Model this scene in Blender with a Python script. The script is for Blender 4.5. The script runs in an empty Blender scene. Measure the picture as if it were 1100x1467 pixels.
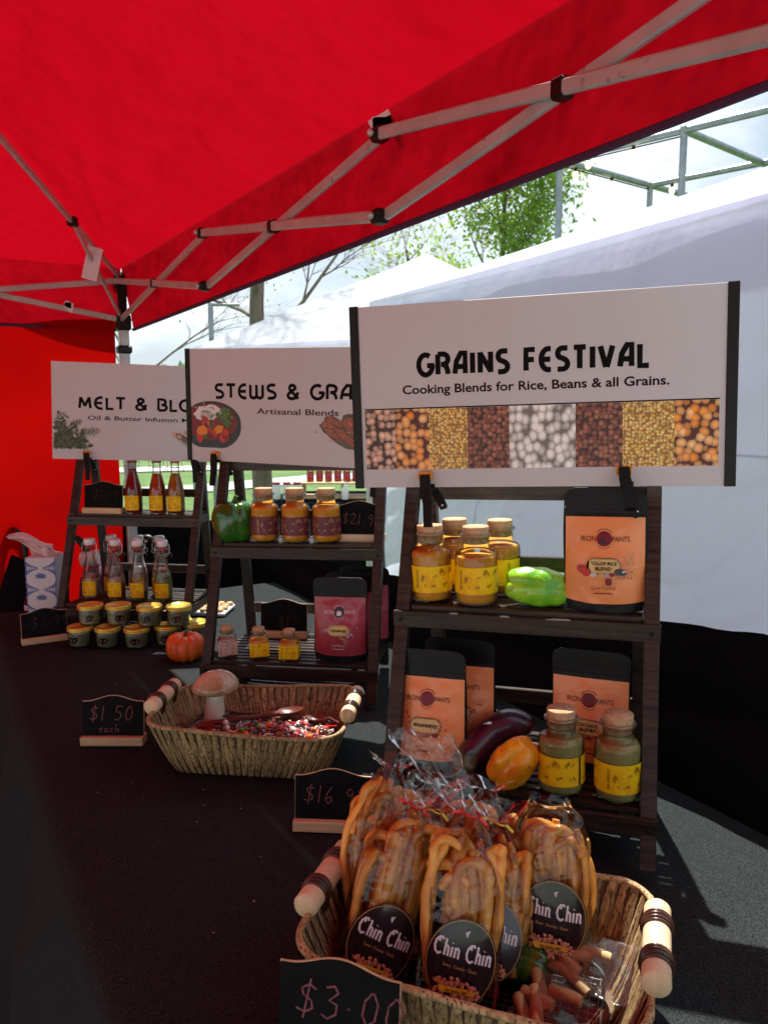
import bpy, bmesh, math, random
from mathutils import Vector, Matrix, noise
R = math.radians
PI = math.pi
scene = bpy.context.scene
COL = scene.collection
H = 0.74                                   # height of the table top over the ground

# ------------------------------------------------------------------ camera, sky, sun
cd = bpy.data.cameras.new('camera')
cam = bpy.data.objects.new('camera', cd)
COL.objects.link(cam)
cam.location = (0, 0, H + 0.70)
cam.rotation_euler = (R(90 - 7.7), 0, 0)
cd.sensor_fit = 'VERTICAL'
cd.sensor_height = 36
cd.lens = 1150 / 1467 * 36
cd.clip_start = 0.05
cd.clip_end = 600
cd.dof.use_dof = True
cd.dof.focus_distance = 1.2
cd.dof.aperture_fstop = 13
scene.camera = cam

SUN = Vector((-0.03, 0.50, 1.0)).normalized()       # towards the sun
w = bpy.data.worlds.new('World')
scene.world = w
w.use_nodes = True
nt = w.node_tree
nt.nodes.clear()
N = nt.nodes.new
L = nt.links.new
out = N('ShaderNodeOutputWorld')
sky = N('ShaderNodeTexSky')
sky.sky_type = 'NISHITA'
sky.sun_disc = False
sky.sun_elevation = math.asin(SUN.z)
sky.sun_rotation = math.atan2(SUN.x, SUN.y)
b1 = N('ShaderNodeBackground'); b1.inputs[1].default_value = 0.10
L(sky.outputs[0], b1.inputs[0])
tc = N('ShaderNodeTexCoord'); mp = N('ShaderNodeMapping')
mp.inputs['Scale'].default_value = (1, 1, 2.6)
L(tc.outputs['Generated'], mp.inputs[0])
nz = N('ShaderNodeTexNoise'); nz.inputs['Scale'].default_value = 2.3; nz.inputs['Detail'].default_value = 6
nz.inputs['Roughness'].default_value = 0.55
L(mp.outputs[0], nz.inputs[0])
rp = N('ShaderNodeValToRGB')
rp.color_ramp.elements[0].position = 0.44; rp.color_ramp.elements[0].color = (0.40, 0.47, 0.53, 1)
rp.color_ramp.elements[1].position = 0.66; rp.color_ramp.elements[1].color = (0.93, 0.96, 1.0, 1)
L(nz.outputs[0], rp.inputs[0])
b2 = N('ShaderNodeBackground'); b2.inputs[1].default_value = 0.43
L(rp.outputs[0], b2.inputs[0])
mx = N('ShaderNodeMixShader'); mx.inputs[0].default_value = 0.88
L(b1.outputs[0], mx.inputs[1]); L(b2.outputs[0], mx.inputs[2]); L(mx.outputs[0], out.inputs[0])

sd = bpy.data.lights.new('sun', 'SUN')
sd.energy = 3.0
sd.angle = R(0.7)
sd.color = (1.0, 0.955, 0.89)
so = bpy.data.objects.new('sun', sd)
COL.objects.link(so)
so.rotation_euler = SUN.to_track_quat('Z', 'Y').to_euler()
so.location = (2, 8, 12)

scene.view_settings.view_transform = 'Standard'
scene.view_settings.look = 'None'
scene.view_settings.exposure = 1.7
scene.view_settings.gamma = 1
scene.view_settings.use_curve_mapping = False
scene.render.engine = 'CYCLES'
scene.cycles.use_denoising = True
scene.cycles.max_bounces = 10
scene.cycles.diffuse_bounces = 5
scene.cycles.transparent_max_bounces = 40
scene.cycles.caustics_reflective = False
scene.cycles.caustics_refractive = False
scene.cycles.sample_clamp_indirect = 6

# ------------------------------------------------------------------ materials
def rgba(c):
    return (c[0], c[1], c[2], 1)

def mat(name, col, rough=0.5, metal=0.0, spec=0.5, var=None, bump=None, trans=None, coat=0, sheen=0,
        sss=0, stretch=(1, 1, 1), col2=None, emit=None, perobj=0.0, ramp=(0.35, 0.65), detail=4, two=None):
    """var=(scale,) mixes col with col2 by noise; bump=(scale,strength[,distance]); trans=translucent share."""
    m = bpy.data.materials.new(name)
    m.use_nodes = True
    t = m.node_tree
    n = t.nodes.new
    l = t.links.new
    p = t.nodes['Principled BSDF']
    o = t.nodes['Material Output']
    p.inputs['Base Color'].default_value = rgba(col)
    p.inputs['Roughness'].default_value = rough
    p.inputs['Metallic'].default_value = metal
    p.inputs['Specular IOR Level'].default_value = spec
    p.inputs['Coat Weight'].default_value = coat
    p.inputs['Coat Roughness'].default_value = 0.08
    p.inputs['Sheen Weight'].default_value = sheen
    if sss:
        p.inputs['Subsurface Weight'].default_value = sss
        p.inputs['Subsurface Scale'].default_value = 0.01
    c = n('ShaderNodeTexCoord')
    mpp = n('ShaderNodeMapping')
    mpp.inputs['Scale'].default_value = stretch
    oi = n('ShaderNodeObjectInfo')
    l(c.outputs['Object'], mpp.inputs[0])
    if perobj:
        mm = n('ShaderNodeMath'); mm.operation = 'MULTIPLY'; mm.inputs[1].default_value = 37
        l(oi.outputs['Random'], mm.inputs[0]); l(mm.outputs[0], mpp.inputs['Location'])
    last = None
    if var:
        a = n('ShaderNodeTexNoise'); a.inputs['Scale'].default_value = var[0]
        a.inputs['Detail'].default_value = detail
        l(mpp.outputs[0], a.inputs[0])
        r = n('ShaderNodeValToRGB')
        r.color_ramp.elements[0].position = ramp[0]; r.color_ramp.elements[1].position = ramp[1]
        r.color_ramp.elements[0].color = rgba(col)
        r.color_ramp.elements[1].color = rgba(col2 or [x * 1.6 for x in col])
        l(a.outputs[0], r.inputs[0])
        last = r.outputs[0]
        if two:                       # a second, finer noise layer: (scale, colour, lo, hi)
            a2 = n('ShaderNodeTexNoise'); a2.inputs['Scale'].default_value = two[0]; a2.inputs['Detail'].default_value = 2
            l(mpp.outputs[0], a2.inputs[0])
            r2 = n('ShaderNodeMapRange'); r2.inputs[1].default_value = two[2]; r2.inputs[2].default_value = two[3]
            l(a2.outputs[0], r2.inputs[0])
            mc = n('ShaderNodeMix'); mc.data_type = 'RGBA'
            l(r2.outputs[0], mc.inputs[0]); l(last, mc.inputs[6]); mc.inputs[7].default_value = rgba(two[1])
            last = mc.outputs[2]
    if perobj:
        hs = n('ShaderNodeHueSaturation')
        mr = n('ShaderNodeMapRange'); mr.inputs[3].default_value = 1 - perobj; mr.inputs[4].default_value = 1 + perobj
        l(oi.outputs['Random'], mr.inputs[0]); l(mr.outputs[0], hs.inputs['Value'])
        if last: l(last, hs.inputs['Color'])
        else: hs.inputs['Color'].default_value = rgba(col)
        last = hs.outputs[0]
    if last:
        l(last, p.inputs['Base Color'])
    nor = None
    if bump:
        bs = bump if isinstance(bump, list) else [bump]
        for q in bs:
            a = n('ShaderNodeTexNoise'); a.inputs['Scale'].default_value = q[0]; a.inputs['Detail'].default_value = 3
            l(mpp.outputs[0], a.inputs[0])
            bb = n('ShaderNodeBump'); bb.inputs['Strength'].default_value = q[1]
            bb.inputs['Distance'].default_value = q[2] if len(q) > 2 else 0.002
            l(a.outputs[0], bb.inputs['Height'])
            if nor: l(nor, bb.inputs['Normal'])
            nor = bb.outputs[0]
        l(nor, p.inputs['Normal'])
    if trans:
        tr = n('ShaderNodeBsdfTranslucent')
        tr.inputs[0].default_value = rgba(trans[1])
        if nor: l(nor, tr.inputs['Normal'])
        ms = n('ShaderNodeMixShader'); ms.inputs[0].default_value = trans[0]
        l(p.outputs[0], ms.inputs[1]); l(tr.outputs[0], ms.inputs[2]); l(ms.outputs[0], o.inputs[0])
    if emit:
        p.inputs['Emission Color'].default_value = rgba(emit[1]); p.inputs['Emission Strength'].default_value = emit[0]
    return m

def clear(name, tint=(1, 1, 1), base=0.03, gain=0.75, rough=0.03, bump=None, ior=1.45, haze=0.0, hazecol=(.8, .8, .8)):
    """thin clear glass or film: see-through with a mirror share that grows at grazing angles"""
    m = bpy.data.materials.new(name)
    m.use_nodes = True
    t = m.node_tree; n = t.nodes.new; l = t.links.new
    t.nodes.remove(t.nodes['Principled BSDF'])
    o = t.nodes['Material Output']
    tr = n('ShaderNodeBsdfTransparent'); tr.inputs[0].default_value = rgba(tint)
    g = n('ShaderNodeBsdfGlossy'); g.inputs['Roughness'].default_value = rough
    f = n('ShaderNodeFresnel'); f.inputs[0].default_value = ior
    a = n('ShaderNodeMath'); a.operation = 'MULTIPLY_ADD'; a.inputs[1].default_value = gain; a.inputs[2].default_value = base
    a.use_clamp = True
    l(f.outputs[0], a.inputs[0])
    ms = n('ShaderNodeMixShader')
    l(a.outputs[0], ms.inputs[0]); l(tr.outputs[0], ms.inputs[1]); l(g.outputs[0], ms.inputs[2])
    c = n('ShaderNodeTexCoord')
    if bump:
        nor = None
        for q in bump:
            x = n('ShaderNodeTexNoise'); x.inputs['Scale'].default_value = q[0]; x.inputs['Detail'].default_value = 2
            l(c.outputs['Object'], x.inputs[0])
            bb = n('ShaderNodeBump'); bb.inputs['Strength'].default_value = q[1]; bb.inputs['Distance'].default_value = q[2]
            l(x.outputs[0], bb.inputs['Height'])
            if nor: l(nor, bb.inputs['Normal'])
            nor = bb.outputs[0]
        l(nor, g.inputs['Normal']); l(nor, f.inputs['Normal'])
    last = ms.outputs[0]
    if haze:
        d = n('ShaderNodeBsdfDiffuse'); d.inputs[0].default_value = rgba(hazecol)
        m2 = n('ShaderNodeMixShader'); m2.inputs[0].default_value = haze
        l(last, m2.inputs[1]); l(d.outputs[0], m2.inputs[2]); last = m2.outputs[0]
    l(last, o.inputs[0])
    return m

def grain_print(name, scale, c1, c2, gap, edge=0.05, stretch=(1, 1, 1)):
    """a printed photograph of beans or grains: voronoi cells with dark joints (flat ink)"""
    m = bpy.data.materials.new(name); m.use_nodes = True
    t = m.node_tree; n = t.nodes.new; l = t.links.new; p = t.nodes['Principled BSDF']
    p.inputs['Roughness'].default_value = 0.35
    c = n('ShaderNodeTexCoord'); q = n('ShaderNodeMapping'); q.inputs['Scale'].default_value = stretch
    l(c.outputs['Object'], q.inputs[0])
    wz = n('ShaderNodeTexNoise'); wz.inputs['Scale'].default_value = scale * 0.6
    l(q.outputs[0], wz.inputs[0])
    va = n('ShaderNodeVectorMath'); va.operation = 'MULTIPLY_ADD'; va.inputs[1].default_value = (.35 / scale,) * 3
    l(wz.outputs['Color'], va.inputs[0]); l(q.outputs[0], va.inputs[2])
    v = n('ShaderNodeTexVoronoi'); v.inputs['Scale'].default_value = scale; v.inputs['Randomness'].default_value = 0.75
    e = n('ShaderNodeTexVoronoi'); e.feature = 'DISTANCE_TO_EDGE'; e.inputs['Scale'].default_value = scale
    e.inputs['Randomness'].default_value = 0.85
    l(va.outputs[0], v.inputs['Vector']); l(va.outputs[0], e.inputs['Vector'])
    sp = n('ShaderNodeSeparateColor'); l(v.outputs['Color'], sp.inputs[0])
    r = n('ShaderNodeMix'); r.data_type = 'RGBA'
    r.inputs[6].default_value = rgba(c1); r.inputs[7].default_value = rgba(c2)
    l(sp.outputs[0], r.inputs[0])
    dr = n('ShaderNodeMapRange'); dr.inputs[1].default_value = 0.0; dr.inputs[2].default_value = 0.62
    dr.inputs[3].default_value = 1.85; dr.inputs[4].default_value = 0.50
    l(v.outputs['Distance'], dr.inputs[0])
    hv = n('ShaderNodeHueSaturation'); l(r.outputs[2], hv.inputs['Color']); l(dr.outputs[0], hv.inputs['Value'])
    er = n('ShaderNodeMapRange'); er.inputs[1].default_value = 0.60 + edge; er.inputs[2].default_value = 0.55 + edge
    l(v.outputs['Distance'], er.inputs[0])
    f = n('ShaderNodeMix'); f.data_type = 'RGBA'; f.inputs[6].default_value = rgba(gap)
    l(er.outputs[0], f.inputs[0]); l(hv.outputs[0], f.inputs[7]); l(f.outputs[2], p.inputs['Base Color'])
    return m

M = {}
M['wood_dark'] = mat('dark stained wood', (.017, .0105, .0080), .42, spec=.3, var=(9,), col2=(.052, .033, .023), stretch=(1, 12, 12), perobj=.3,
                     bump=(40, .35, .001), two=(60, (.012, .007, .006), .5, .75))
M['pine'] = mat('pale pine', (.56, .38, .21), .55, var=(14,), col2=(.68, .50, .30), stretch=(1, 9, 9), perobj=.1, bump=(60, .15, .0006))
M['dowel'] = mat('pale dowel wood', (.66, .49, .29), .5, var=(16,), col2=(.74, .56, .35), stretch=(8, 1, 8), perobj=.06, bump=(80, .12, .0005),
                 two=(9, (.42, .26, .13), .66, .8))
M['leather'] = mat('brown leather lashing', (.035, .012, .006), .3, var=(60,), col2=(.075, .028, .012), coat=.3)
M['chalkboard'] = mat('black chalkboard', (.004, .0042, .0045), .8, spec=.12, var=(25,), col2=(.008, .0085, .009), bump=(200, .1, .0004))
M['chalk'] = mat('dull red chalk pen', (.24, .07, .085), .8, var=(160,), col2=(.07, .022, .03), ramp=(.45, .75))
M['chalk_dim'] = mat('worn dim chalk', (.05, .02, .022), .8)
M['cloth'] = mat('black polyester tablecloth', (.0075, .0105, .0110), .95, spec=.03, sheen=.0, var=(420,), col2=(.024, .031, .032), ramp=(.40, .68),
                 bump=[(700, .35, .0008), (9, .35, .006)], two=(1500, (.20, .20, .205), .56, .80))
M['drape'] = mat('black drape cloth', (.004, .004, .005), .95, spec=.04, var=(500,), col2=(.009, .009, .010), bump=[(700, .3, .0008), (6, .5, .01)])
M['red'] = mat('red canopy fabric', (.25, .0025, .009), .7, spec=.04, bump=[(1.4, .9, .10), (260, .25, .001), (6, 1.0, .03)], stretch=(1, 1, 1),
               trans=(.32, (.42, .0015, .008)), var=(2.2,), col2=(.35, .007, .018), ramp=(.3, .7), two=(30, (.18, .002, .007), .45, .8))  # colour mottling paints in uneven light coming through the fabric
M['redseam'] = mat('doubled red fabric at the seams', (.24, .0025, .009), .75, spec=.04, trans=(.27, (.38, .0014, .007)))
M['redwall'] = mat('red sidewall fabric', (.28, .002, .003), .65, spec=.04, bump=[(1.1, .8, .08), (300, .1, .0006)],
                   trans=(.50, (.44, .0022, .0015)))
M['white'] = mat('white canopy canvas', (.72, .72, .80), .6, spec=.2, bump=[(2.2, .7, .04), (9, .5, .012)], trans=(.42, (.68, .70, .88)))
M['whiteseam'] = mat('doubled white canvas at the seams', (.62, .62, .70), .6, spec=.1, trans=(.3, (.58, .58, .74)))
M['frame'] = mat('cream painted steel', (.40, .42, .43), .34, metal=.3, var=(14,), col2=(.50, .51, .52), two=(60, (.25, .25, .25), .66, .75))
M['greysteel'] = mat('galvanised pipe', (.23, .27, .29), .4, metal=.6, var=(12,), col2=(.32, .36, .38))
M['black'] = mat('black plastic', (.005, .005, .0055), .42, spec=.3)
M['blackmatte'] = mat('matt black plastic', (.006, .006, .0065), .6, spec=.2)
M['orangepad'] = mat('orange rubber pad', (.75, .30, .01), .45)
M['board'] = mat('white printed foam board', (.58, .575, .60), .42, spec=.25, var=(3,), col2=(.61, .605, .63))
M['ink'] = mat('black ink', (.004, .0035, .004), .6, spec=.1)
M['inkbrown'] = mat('dark brown ink', (.022, .006, .008), .6, spec=.1)
M['cork'] = mat('cork', (.46, .26, .13), .8, var=(120,), col2=(.62, .40, .22), bump=(160, .4, .0006), two=(260, (.14, .06, .025), .60, .72))
M['glass'] = clear('clear glass', (.96, .975, .965), .012, .85, .02)
M['glassthick'] = clear('thick pressed glass', (.90, .93, .91), .10, .9, .05, bump=[(160, .8, .003)])
M['film'] = clear('crinkled cellophane', (.985, .985, .985), .022, .8, .05, bump=[(30, .8, .014)], ior=1.4)
M['zipfilm'] = clear('clear zip bag film', (.98, .98, .98), .02, .8, .08, bump=[(24, .5, .012)], ior=1.4, haze=.02)
M['jollof'] = mat('orange brown spice', (.76, .28, .025), .95, spec=.1, var=(420,), col2=(.86, .40, .05), bump=(700, .2, .0003), two=(900, (.22, .07, .015), .62, .76))
M['coconut'] = mat('green brown spice', (.34, .28, .085), .95, spec=.1, var=(420,), col2=(.46, .40, .15), bump=(700, .2, .0003), two=(900, (.11, .06, .02), .60, .76))
M['orangespice'] = mat('orange spice', (.84, .27, .015), .95, spec=.1, var=(350,), col2=(.90, .36, .03), bump=(700, .2, .0003))
M['yellowlabel'] = mat('yellow paper label', (.95, .62, .010), .45, spec=.2, var=(42,), col2=(.86, .50, .008), ramp=(.5, .58), detail=2)
M['darklabel'] = mat('maroon paper label', (.15, .018, .032), .45, var=(42,), col2=(.11, .014, .026), ramp=(.5, .58))
M['pinklabel'] = mat('pale pink paper label', (.62, .42, .38), .5, var=(42,), col2=(.56, .36, .32))
M['goldink'] = mat('gold ink', (.60, .36, .10), .4)
M['sprig'] = mat('black sprig ink', (.02, .014, .004), .5)
M['sprigdim'] = mat('faded sprig ink', (.33, .19, .012), .5)
M['pouch'] = mat('black foil pouch', (.0045, .0055, .0058), .45, spec=.25, bump=[(18, .35, .006)])
M['orangepanel'] = mat('orange printed foil', (.90, .30, .10), .36, spec=.4, bump=[(14, .5, .010), (60, .1, .002)], coat=.25, var=(5,), col2=(.94, .35, .13))
M['maroonpanel'] = mat('maroon printed foil', (.36, .035, .06), .34, bump=[(14, .55, .010)], coat=.25, var=(5,), col2=(.44, .05, .08))
M['maroonink'] = mat('maroon ink', (.20, .012, .025), .4)
M['pill'] = mat('cream gold ink', (.72, .52, .20), .4)
M['whiteink'] = mat('white ink', (.80, .78, .78), .4)
M['redink'] = mat('red ink', (.55, .03, .03), .4)
M['greenink'] = mat('green ink', (.05, .14, .03), .4)
M['purpleink'] = mat('lilac ink', (.50, .30, .50), .4)
M['darkink'] = mat('charcoal ink', (.03, .035, .045), .4)
M['orangeink'] = mat('orange ink', (.78, .26, .02), .4)
M['pepgreen'] = mat('dark green pepper skin', (.010, .085, .006), .2, coat=.5, var=(16,), col2=(.035, .15, .012), bump=[(40, .35, .003)])
M['peplight'] = mat('bright green pepper skin', (.10, .46, .006), .28, coat=.35, var=(20,), col2=(.40, .74, .05), bump=[(34, 1.0, .006), (120, .3, .001)], two=(110, (.20, .40, .04), .62, .74), sss=.15)
M['stem'] = mat('green stem', (.03, .12, .02), .45, bump=(60, .3, .001))
M['peporange'] = mat('orange pepper skin', (.86, .27, .004), .3, coat=.3, var=(24,), col2=(.94, .52, .02), two=(120, (.60, .16, .01), .64, .74), bump=[(30, .7, .004)], sss=.15)
M['aubergine'] = mat('aubergine skin', (.035, .003, .020), .30, coat=.5, var=(30,), col2=(.05, .006, .028))
M['calyx'] = mat('olive calyx', (.045, .06, .012), .35, var=(25,), col2=(.09, .075, .02), coat=.3)
M['pumpkin'] = mat('orange pumpkin skin', (.66, .075, .006), .45, coat=.15, var=(22,), col2=(.82, .17, .016), bump=[(50, .5, .002)], sss=.1, two=(140, (.50, .16, .04), .62, .72))
M['mushcap'] = mat('brown glazed mushroom cap', (.30, .155, .06), .22, coat=.5, var=(16,), col2=(.60, .52, .36), ramp=(.42,.7))
M['mushstem'] = mat('cream glazed mushroom stem', (.80, .76, .62), .3, coat=.5, var=(9,), col2=(.80, .72, .58))
M['redwood'] = mat('reddish dark spoon wood', (.085, .02, .012), .3, var=(12,), col2=(.15, .045, .025), stretch=(1, 6, 6), coat=.3, perobj=.2)
M['reed'] = mat('dried reed', (.27, .175, .07), .65, var=(30,), col2=(.50, .36, .17), stretch=(6, 6, .6), perobj=.32, bump=[(90, .3, .0008)],
                two=(60, (.05, .028, .012), .50, .66))
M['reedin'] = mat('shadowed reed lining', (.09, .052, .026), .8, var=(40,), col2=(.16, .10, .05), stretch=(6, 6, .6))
M['dough'] = mat('fried dough', (.56, .215, .022), .38, var=(38,), col2=(.78, .37, .06), bump=[(70, .5, .0012), (260, .3, .0004)], perobj=.25, coat=.12,
                 two=(26, (.50, .18, .03), .54, .72))
M['doughpiece'] = mat('fried dough offset for red light', (.40, .29, .10), .5, var=(38,), col2=(.55, .43, .20), bump=[(70, .5, .0012)], perobj=.2)  # same dough as the sticks, colour paled to counter red canopy light
M['labeldark'] = mat('dark glossy oval label', (.016, .007, .014), .22, coat=.5)
M['nut'] = mat('pink brown dough bits print', (.62, .24, .13), .4, var=(300,), col2=(.78, .42, .26))
M['nutdark'] = mat('dark dough bits print', (.35, .09, .05), .4)
M['yellowband'] = mat('yellow print band', (.82, .50, .02), .4)
M['redribbon'] = mat('red foil tie', (.62, .01, .02), .2, metal=.4)
M['goldribbon'] = mat('gold foil tie', (.80, .50, .05), .2, metal=.7)
M['gold'] = mat('gold tin lid', (.74, .50, .05), .30, metal=.55, var=(40,), col2=(.84, .62, .10))
M['herb'] = mat('dried green herbs', (.14, .16, .06), .95, var=(190,), col2=(.36, .35, .18), bump=(300, .4, .0008), two=(260, (.40, .34, .20), .58, .66))
M['stopper'] = mat('white porcelain stopper', (.85, .85, .88), .25, coat=.5)
M['gasket'] = mat('red rubber gasket', (.55, .05, .04), .5)
M['wire'] = mat('steel wire', (.55, .55, .55), .25, metal=1)
M['oilred'] = mat('dark red infused oil', (.20, .012, .010), .15, coat=.5, var=(20,), col2=(.30, .02, .015))
M['oilorange'] = mat('orange red infused oil', (.75, .10, .010), .15, coat=.5, var=(25,), col2=(.28, .03, .006))
M['oilamber'] = mat('amber infused oil', (.62, .24, .015), .15, coat=.5, var=(25,), col2=(.25, .05, .01))
M['salt'] = mat('pink salt and garlic', (.70, .48, .38), .9, var=(120,), col2=(.52, .25, .16), bump=(200, .3, .0006))
M['chili'] = mat('red chilli and pepper layer', (.30, .03, .015), .8, var=(120,), col2=(.45, .15, .06), bump=(200, .3, .0006))
M['greenherb'] = mat('green herb layer', (.19, .20, .06), .9, var=(160,), col2=(.36, .35, .14), bump=(220, .3, .0006))
M['tissue'] = mat('white tissue paper', (.76, .68, .66), .8, bump=[(20, .5, .01)], trans=(.3, (.8, .7, .7)))
M['blueink'] = mat('blue ink', (.045, .10, .34), .5)
M['boxpaper'] = mat('pale grey card', (.60, .60, .62), .6)
M['purple'] = mat('dark purple cloth', (.06, .012, .05), .8, bump=[(20, .5, .01)])
M['grass'] = mat('grass', (.050, .115, .016), .9, var=(.9,), col2=(.085, .17, .025), two=(9, (.03, .075, .014), .52, .7), bump=(30, .6, .03))
M['path'] = mat('pale concrete path', (.40, .395, .38), .85, var=(3,), col2=(.47, .46, .44))
M['bark'] = mat('grey brown bark', (.13, .10, .075), .9, var=(12,), col2=(.22, .18, .14), stretch=(1, 1, .2), bump=(30, .8, .01))
M['leaf'] = mat('fresh green leaf', (.17, .31, .035), .5, trans=(.5, (.34, .52, .06)), perobj=0, var=(3,), col2=(.26, .42, .05))
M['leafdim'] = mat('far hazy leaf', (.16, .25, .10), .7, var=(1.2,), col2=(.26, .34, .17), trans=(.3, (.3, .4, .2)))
M['card'] = mat('brown cardboard', (.30, .17, .085), .8, var=(12,), col2=(.38, .23, .12))
M['crate'] = mat('raw pine crate', (.50, .32, .16), .7, var=(10,), col2=(.62, .43, .24), stretch=(1, 8, 8), perobj=.15)
M['jamred'] = mat('red jam', (.30, .015, .012), .2, coat=.5)
M['plasticwhite'] = mat('white plastic', (.70, .72, .74), .35)
M['cookie'] = mat('golden cookie', (.55, .32, .12), .8, var=(60,), col2=(.65, .42, .2))
M['blackwire'] = mat('black coated wire', (.014, .014, .014), .4)
M['bulb'] = mat('warm festoon bulb', (.9, .7, .4), .2, emit=(1.5, (1, .68, .30)))
M['silver'] = mat('silver charm metal', (.6, .6, .62), .25, metal=1)
M['glaze_red'] = mat('red bead', (.60, .012, .012), .2, coat=.6)
M['glaze_orange'] = mat('orange bead', (.75, .14, .01), .25, coat=.5)
M['glaze_green'] = mat('green bead', (.10, .42, .01), .25, coat=.5)
M['glaze_brown'] = mat('brown bead', (.09, .03, .018), .25, coat=.5)
M['glaze_white'] = mat('white bead', (.75, .70, .66), .3, coat=.5)
M['glaze_black'] = mat('black bead', (.014, .013, .018), .2, coat=.6)
M['glaze_pink'] = mat('rose bead', (.55, .13, .14), .25, coat=.5)

# ------------------------------------------------------------------ mesh helpers
class MB:
    def __init__(s):
        s.v = []; s.f = []; s.mi = []; s.sm = []; s.mats = []
    def m(s, mt):
        if mt not in s.mats: s.mats.append(mt)
        return s.mats.index(mt)
    def add(s, vs, fs, mt=None, smooth=False):
        k = len(s.v); s.v += [tuple(p) for p in vs]
        i = s.m(mt) if mt else 0
        for f in fs:
            s.f.append(tuple(k + q for q in f)); s.mi.append(i); s.sm.append(smooth)
        return s
    def box(s, c, d, rot=None, mt=None, ch=0.0):
        """box with chamfered long edges when ch > 0"""
        x, y, z = d[0] / 2, d[1] / 2, d[2] / 2
        c = Vector(c)
        if ch <= 0:
            vs = [(a * x, b * y, e * z) for a in (-1, 1) for b in (-1, 1) for e in (-1, 1)]
            fs = [(0, 1, 3, 2), (4, 6, 7, 5), (0, 4, 5, 1), (2, 3, 7, 6), (0, 2, 6, 4), (1, 5, 7, 3)]
        else:
            vs = []
            for sx in (-1, 1):
                for sy in (-1, 1):
                    for sz in (-1, 1):
                        vs += [(sx * (x - ch), sy * (y - ch), sz * z), (sx * (x - ch), sy * y, sz * (z - ch)), (sx * x, sy * (y - ch), sz * (z - ch))]
            bm = bmesh.new()
            for p in vs: bm.verts.new(p)
            r = bmesh.ops.convex_hull(bm, input=bm.verts)
            bmesh.ops.dissolve_limit(bm, angle_limit=.01, verts=bm.verts, edges=bm.edges)
            bm.verts.ensure_lookup_table(); bm.verts.index_update()
            vs = [v.co.copy() for v in bm.verts]; fs = [[q.index for q in f.verts] for f in bm.faces]
            bm.free()
        if rot is not None: vs = [rot @ Vector(p) for p in vs]
        return s.add([Vector(p) + c for p in vs], fs, mt)
    def tube(s, pts, r, n=8, mt=None, cap=True, smooth=True, closed=False):
        pts = [Vector(p) for p in pts]; k = len(pts)
        rs = r if isinstance(r, (list, tuple)) else [r] * k
        vs = []; fs = []; up = None
        for i, p in enumerate(pts):
            if closed: d = pts[(i + 1) % k] - pts[i - 1]
            else: d = pts[min(i + 1, k - 1)] - pts[max(i - 1, 0)]
            d.normalize()
            if up is None:
                up = d.orthogonal().normalized()
            else:
                up = (up - d * up.dot(d))
                up = up.normalized() if up.length > 1e-6 else d.orthogonal().normalized()
            q = d.cross(up)
            for j in range(n):
                a = 2 * PI * j / n
                vs.append(p + (up * math.cos(a) + q * math.sin(a)) * rs[i])
        for i in range(k if closed else k - 1):
            for j in range(n):
                a = i * n + j; b = i * n + (j + 1) % n
                c = ((i + 1) % k) * n
                fs.append((a, b, c + (j + 1) % n, c + j))
        s.add(vs, fs, mt, smooth)
        if cap and not closed:
            b0 = len(s.v)
            s.add(vs[:n], [tuple(range(n - 1, -1, -1))], mt); s.add(vs[-n:], [tuple(range(n))], mt)
        return s
    def lathe(s, prof, n=24, mt=None, smooth=True, fn=None, c=(0, 0, 0), sharp=()):
        vs = []; fs = []; k = len(prof)
        for i, (r, z) in enumerate(prof):
            for j in range(n):
                a = 2 * PI * j / n
                p = Vector((r * math.cos(a), r * math.sin(a), z))
                if fn: p = fn(p, a, i / (k - 1))
                vs.append(p + Vector(c))
        for i in range(k - 1):
            for j in range(n):
                fs.append((i * n + j, i * n + (j + 1) % n, (i + 1) * n + (j + 1) % n, (i + 1) * n + j))
        if prof[0][0] > 1e-5: fs.append(tuple(range(n - 1, -1, -1)))
        if prof[-1][0] > 1e-5: fs.append(tuple((k - 1) * n + j for j in range(n)))
        return s.add(vs, fs, mt, smooth)
    def grid(s, fn, nu, nv, mt=None, smooth=True, closed_u=False):
        vs = [fn(i / nu, j / nv) for j in range(nv + 1) for i in range(nu + (0 if closed_u else 1))]
        w_ = nu if closed_u else nu + 1
        fs = []
        for j in range(nv):
            for i in range(nu):
                i2 = (i + 1) % w_
                fs.append((j * w_ + i, j * w_ + i2, (j + 1) * w_ + i2, (j + 1) * w_ + i))
        return s.add(vs, fs, mt, smooth)
    def prism(s, poly, y0, y1, mt=None):
        """outline in (x, z) extruded along y"""
        k = len(poly)
        vs = [(p[0], y0, p[1]) for p in poly] + [(p[0], y1, p[1]) for p in poly]
        fs = [tuple(range(k)), tuple(range(2 * k - 1, k - 1, -1))] + [(i, i + k, (i + 1) % k + k, (i + 1) % k) for i in range(k)]
        return s.add(vs, fs, mt)
    def ball(s, c, r, mt=None, n=10, sc=(1, 1, 1), rot=None):
        vs = []; k = max(4, n // 2)
        prof = [(max(1e-6, math.sin(PI * i / k)), -math.cos(PI * i / k)) for i in range(k + 1)]
        def fn(p, a, t):
            q = Vector((p.x * sc[0], p.y * sc[1], p.z * sc[2])) * r
            return rot @ q if rot is not None else q
        return s.lathe(prof, n, mt, True, fn, c)
    def mesh(s, name, mt=None):
        me = bpy.data.meshes.new(name)
        me.from_pydata(s.v, [], s.f)
        for x in ([mt] if mt else s.mats): me.materials.append(x)
        if not mt: me.polygons.foreach_set('material_index', s.mi)
        me.polygons.foreach_set('use_smooth', s.sm)
        me.update()
        return me

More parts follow.
